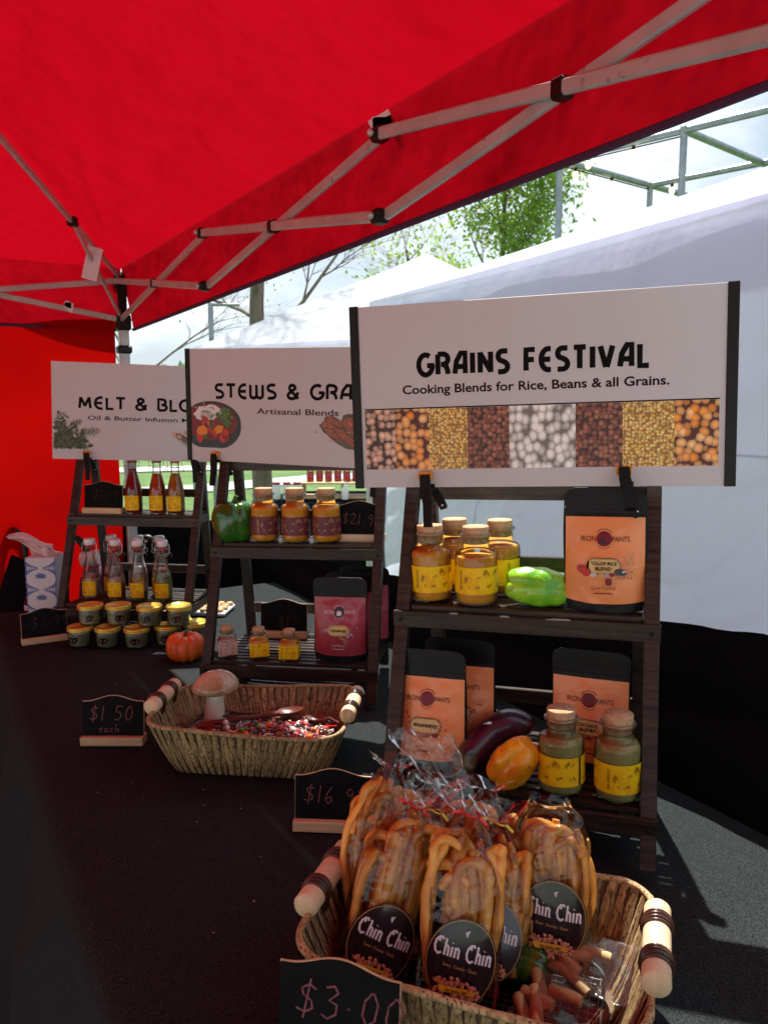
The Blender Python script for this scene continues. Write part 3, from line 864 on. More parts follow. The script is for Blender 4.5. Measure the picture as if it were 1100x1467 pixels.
popup('white_tent', 'white pointed tent farther off, above the middle sign', (-1.78, 7.55, 0), (.82, -.571, 0), 3.15, 3.15, 1.20, 2.12, False)

# ---- pipe frame with festoon bulbs
pf = thing('pipe_frame', 'grey pipe box frame on posts with a string of small bulbs above the white tent', 'scaffold', (0, 0, 0))
zf = 3.3
FA, FB, FC, FD = Vector((1.9, 9.1, 0)), Vector((2.88, 8.13, 0)), Vector((3.2, 10.1, 0)), Vector((4.32, 9.36, 0))
FA2, FC2 = FA + (FB - FA) * 2, FC + (FB - FA) * 2
zz = Vector((0, 0, zf))
for p, q in ((FA, FA2), (FA, FC), (FB, FD), (FC, FC2), (FA2, FC2), (FC, FC + (FC - FA) * .5), (FB - Vector((0, 0, 0)), FB)):
    if (p - q).length > .01: obj('rail', MB().tube([p + zz, q + zz], .036, 8), pf, mt=M['greysteel'])
for p in (FA, FB, FC, FD, FA2):
    obj('post', MB().tube([p + Vector((0, 0, -.735)), p + zz], .036, 8), pf, mt=M['greysteel'])
    obj('clamp', MB().ball(p + zz, .055, None, 8), pf, mt=M['greysteel'])
bulbs = [FA.lerp(FB, .62), FA.lerp(FB, .25), FA.lerp(FC, .16), FA.lerp(FC, .55), FC.lerp(FC2, .10)]
obj('cable', MB().tube([p + zz + Vector((0, 0, -.05)) for p in (FB, bulbs[0], bulbs[1], FA, bulbs[2], bulbs[3], FC)], .008, 5), pf, mt=M['black'])
for p in bulbs:
    obj('bulb', MB().ball(p + zz + Vector((0, 0, -.11)), .034, None, 8, (1, 1, 1.4)), pf, mt=M['bulb'])
    obj('bulb_socket', MB().tube([p + zz + Vector((0, 0, -.03)), p + zz + Vector((0, 0, -.08))], .018, 6), pf, mt=M['black'])
# lamp post far behind
lp = thing('lamp_post', 'thin dark post with a short arm, far behind left of the bare trunk', 'post', (-2.02, 9.6, 0))
obj('pole', MB().tube([(0, 0, -.735), (0, 0, 1.86)], .03, 8), lp, mt=M['greysteel'])
obj('arm', MB().tube([(0, 0, 1.84), (.33, 0, 1.84)], .018, 6), lp, mt=M['greysteel'])

# ---- trees
def branches(b, rd, p, d, r_, depth, ln, droop=0.0, tips=None, n=6):
    pts = [p.copy()]; rs = [r_]; dd = d.normalized(); segs = 4
    for i in range(segs):
        dd = (dd + Vector((rd.uniform(-.22, .22), rd.uniform(-.22, .22), rd.uniform(-.12, .16) - droop))).normalized()
        p = p + dd * ln / segs; pts.append(p.copy()); rs.append(r_ * (1 - .55 * (i + 1) / segs))
        if depth > 0 and i >= 1 - (depth < 3):
            for _ in range(1 if depth > 2 else 2):
                s_ = (dd + Vector((rd.uniform(-1, 1), rd.uniform(-1, 1), rd.uniform(-.3, .6))) * .95).normalized()
                branches(b, rd, p.copy(), s_, rs[-1] * .62, depth - 1, ln * rd.uniform(.5, .72), droop, tips, max(3, n - 1))
    b.tube(pts, rs, n, None, False)
    if tips is not None: tips.append((p.copy(), dd.copy())); tips.append((pts[2], dd.copy()))
def tree(name, label, loc, hgt, r_, seed, leafn=0, leafsz=.1, leafmat=None, depth=3, ln=1.6, droop=0, spread=1, start=.45, clump=.35, nb=9, limb=.42):
    rd = random.Random(seed); t = thing(name, label, 'tree', loc)
    tr = [(0, 0, -.74), (.02, 0, -.5)]; rs = [r_ * 1.5, r_ * 1.08]
    for i in range(1, 9):
        tr.append((.05 * math.sin(i + seed) * i / 4, .05 * math.cos(i * 1.3) * i / 4, -.5 + (hgt) * i / 8)); rs.append(r_ * (1 - .8 * i / 8))
    obj('trunk', MB().tube(tr, rs, 12, None, False), t, mt=M['bark'])
    b = MB(); tips = []
    for k in range(nb):
        f = start + (1 - start) * (k / nb) ** .9; i = f * 8 + 1; i0 = int(i); p = Vector(tr[min(9, i0)]).lerp(Vector(tr[min(9, i0 + 1)]), i - i0)
        an = k * 2.4 + rd.uniform(-.3, .3)
        branches(b, rd, p, Vector((math.cos(an) * spread, math.sin(an) * spread, rd.uniform(.3, .9) * (1 + f * .5))), r_ * limb * (1.15 - f * .6), depth, ln * (1.2 - .5 * f), droop, tips)
    obj('branches', b, t, mt=M['bark'])
    if leafn:
        b = MB()
        for k in range(leafn):
            p, d = rd.choice(tips)
            p = p + Vector((rd.gauss(0, 1), rd.gauss(0, 1), rd.gauss(0, 1))) * clump
            a = Vector((rd.uniform(-1, 1), rd.uniform(-1, 1), rd.uniform(-1, 1))).normalized(); c = a.orthogonal().normalized() * .38
            s_ = leafsz * rd.uniform(.5, 1.25)
            b.add([p - a * s_ * .6, p + c * s_ - a * .05 * s_, p + a * s_ * .6, p - c * s_ - a * .05 * s_], [(0, 1, 2, 3)])
        obj('crown', b, t, mt=leafmat or M['leaf'])
    return t
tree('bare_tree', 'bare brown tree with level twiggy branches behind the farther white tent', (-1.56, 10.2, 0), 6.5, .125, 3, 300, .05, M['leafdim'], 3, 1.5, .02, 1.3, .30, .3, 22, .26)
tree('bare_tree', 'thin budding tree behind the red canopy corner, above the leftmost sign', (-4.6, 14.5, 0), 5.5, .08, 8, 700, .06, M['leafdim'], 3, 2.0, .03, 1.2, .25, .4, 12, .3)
tree('green_tree', 'fresh green leafy tree between the canopy edge and the pipe frame', (1.95, 14.0, 0), 5.7, .09, 21, 11500, .085, M['leaf'], 3, 1.25, 0, .85, .38, .17, 17, .3)
tree('green_tree', 'sparse light green tree farther away left of the leafy one', (.5, 17.5, 0), 4.4, .08, 33, 900, .09, M['leaf'], 3, 1.2, 0, .9, .5, .3, 9, .3)
# far wood
rd = random.Random(11); b = MB()
for i in range(13000):
    x = rd.uniform(-75, 75); k = .55 + .45 * noise.noise(Vector((x * .09, 0, 4)))
    y = 62 + rd.uniform(-4, 4); z = -.7 + (rd.random() ** .8) * 8.0 * k
    s_ = rd.uniform(.25, .7); a = Vector((rd.uniform(-1, 1), rd.uniform(-1, 1), rd.uniform(-1, 1))).normalized(); c = a.orthogonal().normalized() * .6
    p = Vector((x, y, z)); b.add([p - a * s_, p + c * s_, p + a * s_, p - c * s_], [(0, 1, 2, 3)])
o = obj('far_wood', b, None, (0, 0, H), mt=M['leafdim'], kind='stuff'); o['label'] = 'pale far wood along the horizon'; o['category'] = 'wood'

# ---- vendor's table in the middle distance
vt = thing('vendor_table', 'distant vendor table under a black cloth, seen below the middle sign', 'table', (-.30, 6.15, 0))
def vf(u, v):
    # rounded box cloth
    a = u * 2 * PI; x, y = max(-1, min(1, 1.35 * math.cos(a))), max(-1, min(1, 1.35 * math.sin(a)))
    if v < .3: return (x * .55 * v / .3, y * .36 * v / .3, 0)
    k = (v - .3) / .7
    return (x * (.55 + .02 * k * math.sin(a * 14)), y * (.36 + .02 * k * math.sin(a * 14)), -.70 * k)
obj('cloth', MB().grid(vf, 90, 12, closed_u=True), vt, mt=M['drape'])
cr = thing('wooden_riser', 'pale wooden riser shelf standing on the distant vendor table', 'crate', (-.34, 6.0, 0))
for k, (x0, x1, z, dy) in enumerate(((-.28, .34, .115, 0), (-.28, .34, .008, 0))):
    obj('board', MB().box(((x0 + x1) / 2, dy, z), (x1 - x0, .22, .014), None, None, .002), cr, mt=M['crate'])
for x in (-.26, .03, .32): obj('upright', MB().box((x, 0, .0615), (.014, .20, .091), None, None, .002), cr, mt=M['crate'])
jp = thing('jam_jar', 'small red jam jar on the wooden riser of the distant vendor table', 'jar', (-.55, 5.98, .1235), 'jam jars on the distant riser')
obj('glass', MB().lathe([(.001, 0), (.026, 0), (.028, .006), (.028, .06), (.023, .068)], 12), jp, mt=M['jamred'])
obj('lid', MB().lathe([(.026, .066), (.026, .080), (.001, .081)], 12), jp, mt=M['jamred'])
for i in range(1, 9): copy_tree(jp, (-.55 + i * .068, 5.98 + .02 * (i % 2), .1235))
for i in range(3):
    j = thing('jar', ['clear jar with red lid, leftmost on the distant vendor table', 'clear jar with red lid, second from left on the distant table', 'clear jar with red lid beside the wooden riser'][i], 'jar', (-.79 + i * .075, 5.88, .001), 'jars with red lids on the distant table')
    obj('glass', MB().lathe([(.001, 0), (.028, 0), (.030, .006), (.030, .10), (.026, .108)], 14), j, mt=M['plasticwhite'])
    obj('lid', MB().lathe([(.028, .108), (.029, .125), (.001, .126)], 14), j, mt=M['jamred'])
pb_ = thing('pump_bottle', 'small white pump bottle on the distant vendor table', 'bottle', (-.285, 5.86, .001))
obj('bottle_body', MB().lathe([(.001, 0), (.024, 0), (.026, .004), (.026, .075), (.010, .095), (.010, .105)], 12), pb_, mt=M['plasticwhite'])
obj('pump', MB().tube([(0, 0, .105), (0, 0, .13), (-.02, 0, .13)], .005, 6), pb_, mt=M['plasticwhite'])
bx = thing('cardboard_box', 'brown cardboard box on the ground under the distant table', 'box', (-.05, 5.35, -.725))
obj('carton', MB().box((0, 0, .12), (.42, .30, .24), None, None, .004), bx, mt=M['card'])
obj('flap', MB().box((0, -.17, .245), (.42, .10, .004), Matrix.Rotation(-.4, 3, 'X')), bx, mt=M['card'])

# ================================================================== DISPLAY RACKS
RW, ZS1, ZS2, LEAN, ZTOP = .432, .350, .080, .36, .556
def rackmat(x, y, th, k=0.0, lift=0.0):
    return T(x, y, lift) @ rz(-th) @ Matrix.Rotation(-k, 4, 'Y')
# local axes of a rack: x right, y away from the viewer, z up; front legs run back as they rise
def fy(z): return LEAN * z
def ry(z): return .226 + .125 * (ZTOP - z) if z < ZTOP else .226
def leg_mesh(f, z0, z1, wx=.019, wy=.026):
    b = MB(); d = Vector((0, f(z1) - f(z0), z1 - z0)); l_ = d.length; z = d.normalized(); x = Vector((1, 0, 0)); y = z.cross(x)
    b.box((0, (f(z0) + f(z1)) / 2, (z0 + z1) / 2), (wy * .9, wx, l_), Matrix((x, y, z)).transposed(), None, .0012)
    return b
def box_mesh(d, ch=.0012, rot=None):
    return MB().box((0, 0, 0), d, rot, None, ch).mesh('board')
_fl = leg_mesh(fy, 0.004, ZTOP).mesh('leg'); _rl = leg_mesh(ry, 0.004, ZTOP - .01).mesh('leg')
def make_rack(label, mw):
    t = thing('display_rack', label, 'display rack', mw, 'dark wooden display racks on the black table')
    for s_ in (-1, 1):
        obj('leg', _fl, t, (s_ * (RW / 2 - .012), 0, 0)).data.materials.clear() if False else obj('leg', _fl, t, (s_ * (RW / 2 - .012), 0, 0))
        obj('leg', _rl, t, (s_ * (RW / 2 - .034), .0, 0))
    for (z, ys, ye) in ((ZS1, fy(ZS1), ry(ZS1)), (ZS2, fy(ZS2), ry(ZS2))):
        obj('front_rail', box_mesh((RW + .004, .010, .028)), t, (0, ys - .0145, z - .016))
        obj('back_rail', box_mesh((RW - .05, .010, .022)), t, (0, ye - .018, z - .016))
        for s_ in (-1, 1):
            obj('side_rail', box_mesh((.010, ye - ys - .012, .026)), t, (s_ * (RW / 2 - .0275), (ys + ye) / 2 - .002, z - .016))
            obj('bearer', box_mesh((.014, ye - ys - .03, .016)), t, (s_ * (RW / 2 - .062), (ys + ye) / 2, z - .010))
        n_ = 7 if z == ZS1 else 11
        y0, y1 = ys - .008, ye - .004
        pit = (y1 - y0) / n_
        for i in range(n_):
            w_ = pit * .70
            sl = obj('slat', SLAT[n_], t, (0, y0 + pit * (i + .5), z + .0015 + .0004 * (i % 2)))
        # back bar above each shelf
        zb = z + .062 if z == ZS1 else z + .075
        obj('back_bar', box_mesh((RW - .075, .011, .026)), t, (0, ry(zb) - .002, zb))
    obj('top_bar', box_mesh((RW - .036, .012, .026)), t, (0, .214, ZTOP - .014))
    for s_ in (-1, 1):
        for z in (ZS1 - .016, ZS2 - .016):
            obj('screw', SCREW, t, (s_ * (RW / 2 - .012), fy(z) - .0192, z))
    return t
SLAT = {7: MB().box((0, 0, 0), (RW - .052, .0135, .009), None, None, .001).mesh('slat'),
        11: MB().box((0, 0, 0), (RW - .052, .0150, .009), None, None, .001).mesh('slat')}
SCREW = MB().ball((0, 0, 0), .0032, None, 8, (1, .4, 1)).mesh('screw')
for me in (_fl, _rl, SLAT[7], SLAT[11]): me.materials.append(M['wood_dark'])
SCREW.materials.append(M['black'])
_bm = box_mesh
def box_mesh(d, ch=.0012, rot=None):
    me = _bm(d, ch, rot); me.materials.append(M['wood_dark']); return me
RM = [rackmat(.196, 1.170, .335, .030, .006), rackmat(-.230, 1.8165, .176, .016, .003), rackmat(-.799, 2.3686, .141, 0, 0)]
racks = [make_rack('nearest dark wooden two-shelf rack under the grain sign', RM[0])]
racks.append(copy_tree(racks[0], RM[1], 'middle dark wooden two-shelf rack holding the green pepper and orange jars'))
racks.append(copy_tree(racks[0], RM[2], 'farthest dark wooden rack, behind the gold-lidded jars and pumpkin'))
def on(r, u, d, shelf, ang=0, dz=0.0):
    z = {1: ZS1, 2: ZS2}[shelf] + .0062 + dz
    return RM[r] @ T(u, d, z) @ rz(ang)

# ================================================================== THE THREE SIGNS
def sign_mat(x, y, z, yaw, tilt, roll):
    return T(x, y, z) @ rz(R(yaw)) @ Matrix.Rotation(R(tilt), 4, 'X') @ Matrix.Rotation(R(roll), 4, 'Y')
SW, SH = .61, .305
def make_sign(label, mw, strips):
    t = thing('sign_board', label, 'sign', mw, 'printed sign boards clipped to the racks')
    obj('panel', MB().box((SW / 2, .003, SH / 2), (SW, .005, SH), None, None, .0006), t, mt=M['board'])
    if 'l' in strips: obj('edge_strip', MB().box((.0075, .0022, SH / 2), (.0155, .0090, SH + .003), None, None, .001), t, mt=M['black'])
    if 'r' in strips: obj('edge_strip', MB().box((SW - .0080, .0022, SH / 2), (.0165, .0090, SH + .003), None, None, .001), t, mt=M['black'])
    return t, Print(lambda x, y, h: Vector((x, .0005 - h, y)))
s1m = sign_mat(-.049, 1.388, .555, -15.3, 0, -1.9)
t, pr = make_sign('large white sign reading GRAINS FESTIVAL with a strip of grain photographs', s1m, 'lr')
pr.glyphs('GRAINS FESTIVAL', CAP, .116, .186, .0365, .0086, M['ink'], gap=.20, width=.366)
pr.out('title', t); pr = Print(lambda x, y, h: Vector((x, .0005 - h, y)))
pr.text('Cooking Blends for Rice, Beans & all Grains.', .0885, .1575, .0205, M['inkbrown'], .022, width=.424)
pr.out('subtitle', t)
pr = Print(lambda x, y, h: Vector((x, .0005 - h, y))); pr.rect(.0205, .1325, .5860, .1345, M['ink']); pr.out('rule', t)
bands = [0, .093, .197, .312, .434, .621, .749, .886, 1]
GP = [('chickpea', grain_print('chickpea print', 88, (.62, .37, .25), (.72, .48, .36), (.06, .012, .01), .03)),
      ('maize', grain_print('maize print', 78, (.80, .25, .01), (.86, .50, .20), (.10, .006, .006), .03)),
      ('millet', grain_print('millet print', 190, (.72, .40, .05), (.82, .60, .22), (.36, .15, .02), .05)),
      ('buckwheat', grain_print('buckwheat print', 130, (.19, .045, .025), (.40, .15, .09), (.05, .006, .006), .06)),
      ('bean', grain_print('white bean print', 82, (.80, .79, .76), (.85, .84, .82), (.22, .19, .16), .08, (1, 1, .8)))]
order = [0, 1, 2, 3, 4, 3, 2, 1]
for i in range(8):
    x0 = .0215 + .5635 * bands[i]; x1 = .0215 + .5635 * bands[i + 1]
    b = MB(); b.add([(x0, .0001, .031), (x1, .0001, .031), (x1, .0001, .1322), (x0, .0001, .1322)], [(0, 1, 2, 3)])
    obj('grain_picture', b, t, mt=GP[order[i]][1])
s2m = sign_mat(-.508, 2.083, .5565, -24.6, .8, .9) @ Matrix.Scale(.92, 4)
t, pr = make_sign('middle white sign reading STEWS & GR, its right end behind the grain sign', s2m, 'l')
pr.glyphs('STEWS & GRAVY', CAP, .098, .172, .0385, .0085, M['ink'], gap=.14, width=.50)
pr.out('title', t); pr = Print(lambda x, y, h: Vector((x, .0005 - h, y)))
pr.text('Artisanal Blends', .232, .132, .0215, M['inkbrown'], .012, width=.247)
pr.out('subtitle', t)
pic = Print(lambda x, y, h: Vector((x, .0005 - h, y)))
rd = random.Random(4)
def clipx(cx, cy, rx, ry, mt, x0, n=48, y0=-9):
    pic.poly([(max(x0, cx + rx * math.cos(2 * PI * i / n)), max(y0, cy + ry * math.sin(2 * PI * i / n))) for i in range(n)], mt)
clipx(.083, .095, .098, .066, M['darkink'], .0155, y0=.036)
clipx(.083, .104, .098, .060, M['darkink'], .0155)
clipx(.080, .107, .088, .050, M['maroonink'], .0155)
pic.ell(.072, .132, .045, .022, M['whiteink'], .1, 20, .25, 3)
for i in range(60): pic.ell(.072 + rd.gauss(0, .02), .133 + rd.gauss(0, .010), .0035, .0014, M['boxpaper'] if i % 2 else M['whiteink'], rd.uniform(0, 3), 6)
for i in range(34):
    x, y = .128 + rd.gauss(0, .013), .118 + rd.gauss(0, .012)
    pic.ell(x, y, .0062, .0060, M['greenink'], 0, 10); pic.ell(x - .001, y + .001, .0042, .0040, mat('pea green ink', (.12, .26, .05), .4) if i == 0 else bpy.data.materials['pea green ink'], 0, 9)
for i in range(16):
    x = rd.uniform(.03, .135); y = rd.uniform(.062, .115)
    pic.ell(x, y, rd.uniform(.009, .016), rd.uniform(.008, .013), rd.choice([M['orangeink'], M['maroonink'], M['redink'], M['glaze_brown'], M['nut']]), rd.uniform(0, 3), 7, .5, i)
pic.ell(.052, .083, .018, .016, M['orangeink'], .2, 6, .3, 77); pic.ell(.110, .088, .016, .013, M['orangeink'], .5, 5, .3, 78)
for i in range(16): sprig(pic, .075 + rd.gauss(0, .016), .126 + rd.gauss(0, .010), .006, M['greenink'], rd.uniform(0, 6))
pic.out('stew_picture', t)
pic = Print(lambda x, y, h: Vector((x, .0005 - h, y)))
# meat slices at the right
for i, (x, y, rx, ry) in enumerate(((.475, .108, .040, .016), (.463, .092, .044, .018), (.480, .076, .050, .015), (.520, .07, .06, .02), (.53, .10, .05, .03))):
    pic.ell(x, y, rx, ry, M['glaze_brown'], -.5, 18, .2, i); pic.ell(x - .003, y + .003, rx * .85, ry * .7, M['nutdark'], -.5, 14, .4, i + 9)
    for k in range(14): pic.ell(x + rd.gauss(0, rx * .4), y + rd.gauss(0, ry * .4), .004, .0015, M['nut'] if k % 2 else M['maroonink'], rd.uniform(-1, 0), 6)
pic.out('meat_picture', t)
s3m = sign_mat(-.990, 2.400, .5365, 8.9, -1.1, 1.9) @ Matrix.Scale(.945, 4)
t, pr = make_sign('farthest white sign reading MELT & BLOO with green herbs printed in its corner', s3m, '')
pr.glyphs('MELT & BLOOM', CAP, .080, .160, .0385, .0085, M['ink'], gap=.13, width=.445)
pr.out('title', t); pr = Print(lambda x, y, h: Vector((x, .0005 - h, y)))
pr.text('Oil & Butter Infusion Mixes', .108, .126, .0185, M['inkbrown'], .012, width=.365)
pr.out('subtitle', t)
pic = Print(lambda x, y, h: Vector((x, .0005 - h, y)))
hm = [mat('herb print %s' % 'abc'[i], c, .5) for i, c in enumerate(((.035, .06, .02), (.07, .11, .04), (.12, .15, .08)))]
for i in range(420):
    x = .008 + abs(rd.gauss(0, .055)); y = .036 + abs(rd.gauss(0, .038))
    if x > .155 or y > .17: continue
    if y > .16 - x * .9 + rd.uniform(-.02, .02): continue
    pic.ell(x, y, rd.uniform(.004, .009), rd.uniform(.002, .005), rd.choice(hm), rd.uniform(0, 3), 7)
for i in range(10): sprig(pic, .012 + i * .013, .12 - i * .006 + rd.uniform(-.01, .03), .014, hm[2 if i % 2 else 1], rd.uniform(-.8, .8))
pic.out('herb_picture', t)
pic = Print(lambda x, y, h: Vector((x, .0005 - h, y)))
for i in range(16): sprig(pic, .38 + rd.uniform(0, .15), .045 + rd.uniform(0, .04), .012, hm[i % 3], rd.uniform(0, 6))
for i, (x, y) in enumerate(((.395, .078), (.41, .070), (.43, .085))): pic.ell(x, y, .028, .008, M['glaze_brown'], -.45, 14); pic.ell(x - .02, y + .009, .008, .006, M['nut'], -.4, 10)
pic.out('spice_picture', t)

# ---- spring clamps holding the signs
def make_clamp(label, mw):
    t = thing('spring_clamp', label, 'clamp', mw, 'black spring clamps holding the signs')
    b = MB(); b.box((0, -.006, .002), (.021, .008, .007), None, None, .0015); b.box((-.0098, -.008, -.002), (.004, .008, .012), None, None, .001); b.box((.0098, -.008, -.002), (.004, .008, .012), None, None, .001)
    obj('jaw_pad', b, t, mt=M['orangepad'])
    def arm(pts, wd):
        b = MB()
        for (p, w0), (q, w1) in zip(zip(pts, wd), list(zip(pts, wd))[1:]):
            p = Vector(p); q = Vector(q); d = (q - p).normalized(); x = Vector((1, 0, 0)); x = (x - d * x.dot(d)).normalized(); n_ = d.cross(x)
            vs = [p + x * a * w0 + n_ * e * .004 for a, e in ((-1, -1), (1, -1), (1, 1), (-1, 1))] + [q + x * a * w1 + n_ * e * .004 for a, e in ((-1, -1), (1, -1), (1, 1), (-1, 1))]
            b.add(vs, [(0, 1, 2, 3), (7, 6, 5, 4), (0, 4, 5, 1), (1, 5, 6, 2), (2, 6, 7, 3), (3, 7, 4, 0)])
        return b
    obj('handle', arm([(0, -.012, 0), (.001, -.016, -.022), (.006, -.024, -.048), (.008, -.034, -.085)], [.0085, .0085, .0075, .0070]), t, mt=M['blackmatte'])
    obj('handle', arm([(.0, .016, -.004), (.010, .022, -.030), (.022, .036, -.062)], [.0085, .0080, .0060]), t, mt=M['black'])
    obj('rivet', MB().ball((.0205, .027, -.056), .0022, None, 8), t, mt=M['silver'])
    obj('spring', MB().tube([(-.006, .003, -.02), (.014, .004, -.02)], .005, 8), t, mt=M['black'])
    return t
def sign_pt(m, u, v): return m @ T(u, 0, v)
cl = make_clamp('clamp gripping the grain sign near its left end', sign_pt(s1m, .126, .022))
copy_tree(cl, sign_pt(s1m, .446, .022) @ Matrix.Rotation(-.62, 4, 'X'), 'clamp gripping the grain sign near its right end')
copy_tree(cl, sign_pt(s2m, .098, .020), 'clamp under the stew bowl picture on the middle sign')
copy_tree(cl, sign_pt(s2m, .585, .020), 'clamp at the right end of the middle sign, mostly behind the grain sign')
copy_tree(cl, sign_pt(s3m, .105, .022), 'clamp under the herbs of the farthest sign')
copy_tree(cl, sign_pt(s3m, .435, .020), 'clamp at the right part of the farthest sign beside the middle sign')

# ================================================================== PRICE SIGNS
def board_outline(w_, h_, n=18):
    P = [(-w_ / 2, 0), (w_ / 2, 0), (w_ / 2, h_ - .012)]
    for i in range(n + 1):
        x = w_ / 2 - w_ * i / n; k = abs(x) / (w_ / 2)
        P.append((x, h_ - .012 + .012 * (.5 + .5 * math.cos(PI * min(1, k * 1.12)))))
    return P
def price_sign(label, mw, lines, mt=None, w_=.125, h_=.088, wood=None):
    t = thing('price_sign', label, 'price sign', mw, 'small chalkboard price signs')
    tilt = Matrix.Rotation(-.10, 4, 'X')
    o = obj('chalkboard', MB().prism(board_outline(w_, h_), -.0022, .0002), t, (0, 0, .012), (-.10, 0, 0), M['chalkboard'])
    o2 = obj('edge', MB().prism(board_outline(w_ + .002, h_ + .0012), .0004, .0026), t, (0, 0, .0118), (-.10, 0, 0), M['pine'])
    b = MB(); b.box((0, -.0095, .009), (w_ + .004, .013, .018), None, None, .0012); b.box((0, .0095, .009), (w_ + .004, .013, .018), None, None, .0012); b.box((0, 0, .003), (w_ + .003, .008, .006))
    obj('base', b, t, mt=M['pine'] if wood is None else wood)
    pr = Print(lambda x, y, h: tilt @ Vector((x, -.0024 - h, y)) + Vector((0, 0, .012)))
    for (s_, x, y, cap, wd) in lines:
        pr.glyphs(s_, HAND, x, y, cap, wd, mt or M['chalk'], gap=.14, slant=.12, bounce=.12)
    if lines: pr.out('handwriting', t)
    return t
price_sign('chalkboard sign reading $1.50 each, left of the small basket', T(-.561, 1.590, 0) @ rz(.0), [('$1.50', -.052, .034, .034, .0016), ('each', -.030, .012, .020, .0013)])
price_sign('chalkboard sign reading $16.99, behind the left handle of the big basket', T(-.085, 1.252, 0) @ rz(-.07), [('$16.99', -.050, .030, .031, .0015)])
price_sign('chalkboard sign reading $3.00, cut off by the bottom of the picture', T(-.048, .722, 0) @ rz(-.27), [('$3.00', -.047, .074, .038, .0020)], h_=.137)
price_sign('chalkboard sign reading $21.99 on the top shelf beside the orange jars', on(1, .146, .175, 1, -.02), [('$21.99', -.046, .028, .030, .0015)], wood=M['dowel'])
price_sign('dark chalkboard reading $12 behind the square jars', on(1, -.075, .235, 2, .0), [('$12', -.02, .012, .034, .0013)], M['chalk_dim'])
price_sign('chalkboard sign on the farthest rack beside the dark red bottle', on(2, -.107, .135, 1, .02), [('$11.9', -.036, .028, .034, .0013)], M['chalk_dim'])
price_sign('chalkboard sign leaning by the tissue box and gold-lidded jars', T(-1.003, 2.308, 0) @ rz(.52), [('$7.99', -.038, .030, .034, .0013)], M['chalk_dim'])

# ================================================================== CORKED JARS
def bowl_profile(r_, hb, hn, rn, grow=0.0):
    g = grow; P = [(.001, .002 + (0 if g == 0 else -g)), (r_ * .86 + g, .002), (r_ * .97 + g, .006), (r_ + g, .014), (r_ + g, hb)]
    for i in range(1, 8):
        a = PI / 2 * i / 7; P.append((rn + (r_ - rn) * math.cos(a) + g, hb + (r_ - rn) * .95 * math.sin(a)))
    P += [(rn + g, hb + (r_ - rn) * .95 + hn)]
    return P
CJ_R, CJ_HB, CJ_RN = .0355, .082, .0225
CJ_TOP = CJ_HB + (CJ_R - CJ_RN) * .95 + .022
LEVELS = [.022, .034, .019, .028, .024, .020, .023, .019, .026]
def corked_jar(label, mw, fill, labelmat, words, group, motif, rot0=0.0, level=None):
    t = thing('corked_jar', label, 'jar', mw, group)
    P = bowl_profile(CJ_R, CJ_HB, .022, CJ_RN, .0006)
    g = MB().lathe(P + [(CJ_RN + .0045, CJ_TOP + .0005), (CJ_RN + .005, CJ_TOP + .003), (CJ_RN + .0035, CJ_TOP + .0052), (CJ_RN - .001, CJ_TOP + .005)], 40)
    g.f.pop() if False else None
    obj('glass', g, t, mt=M['glass'])
    LEVELS.append(LEVELS.pop(0)); lv = CJ_TOP - LEVELS[-1]
    F = [p for p in bowl_profile(CJ_R - .0022, CJ_HB, .022, CJ_RN - .002) if p[1] < lv]
    F[0] = (.001, .004); F[1] = (F[1][0], .004)
    F += [(CJ_RN - .002, lv), (.001, lv + .001)]
    obj('contents', MB().lathe(F, 36), t, mt=fill)
    c0 = CJ_TOP - .012
    obj('cork', MB().lathe([(.001, c0), (.0200, c0), (.0212, c0 + .004), (.0226, CJ_TOP + .016), (.0218, CJ_TOP + .0175), (.001, CJ_TOP + .0178)], 28), t, mt=M['cork'])
    b = MB(); rr = CJ_R + .0010
    for a0, a1 in ((R(-86), R(95)), (R(103), R(262))):
        b.grid(lambda u, v: (rr * math.sin(a0 + (a1 - a0) * u), -rr * math.cos(a0 + (a1 - a0) * u), .020 + .046 * v), 26, 2)
    lb = obj('label', b, t, (0, 0, (LEVELS[-1] - .024) * .18), (0, 0, rot0), labelmat)
    pr = Print(lambda x, y, h: Vector(((rr + h) * math.sin(x / rr), -(rr + h) * math.cos(x / rr), .020 + y)))
    rd = random.Random(7)
    dark, dim, rule = motif
    for s0 in (-.052, .0):
        pr.rect(s0 + .0, .0445, s0 + .052, .0452, rule)
    for cx in (-.046, .010, .030, .052, .075, .098):
        for k in range(2):
            sprig(pr, cx + rd.uniform(-.004, .004), .012 + .020 * k + rd.uniform(-.003, .004), .0042, dark if (k + int(cx * 100)) % 2 else dim, rd.uniform(-1, 1))
    for cx in (-.012, .020, .040): sprig(pr, cx, .036 if cx > 0 else .024, .0055, dark, rd.uniform(-.5, .5)); sprig(pr, cx + .006, .012, .0035, dim, 1)
    pr.text(words, -.0225, .040, .0048, dark, .02, width=.033, rot=-PI / 2)
    ob = pr.out('lettering', lb)
    return t
YM = (M['sprig'], M['sprigdim'], M['sprig']); DM = (M['goldink'], M['goldink'], M['goldink'])
G1 = 'jollof spice jars on the top shelf of the nearest rack'
corked_jar('left front jar of orange-brown spice with yellow label, top shelf', on(0, -.166, .165, 1), M['jollof'], M['yellowlabel'], 'JOLLOF RICE MIX', G1, YM, .20)
corked_jar('right front jar of orange-brown spice with yellow label, next to the bright green pepper', on(0, -.083, .158, 1), M['jollof'], M['yellowlabel'], 'JOLLOF RICE MIX', G1, YM, .05)
corked_jar('jar of orange-brown spice behind the left front one', on(0, -.142, .245, 1), M['jollof'], M['yellowlabel'], 'JOLLOF RICE MIX', G1, YM, .9)
corked_jar('jar of orange-brown spice behind the right front one', on(0, -.058, .242, 1), M['jollof'], M['yellowlabel'], 'JOLLOF RICE MIX', G1, YM, 1.2)
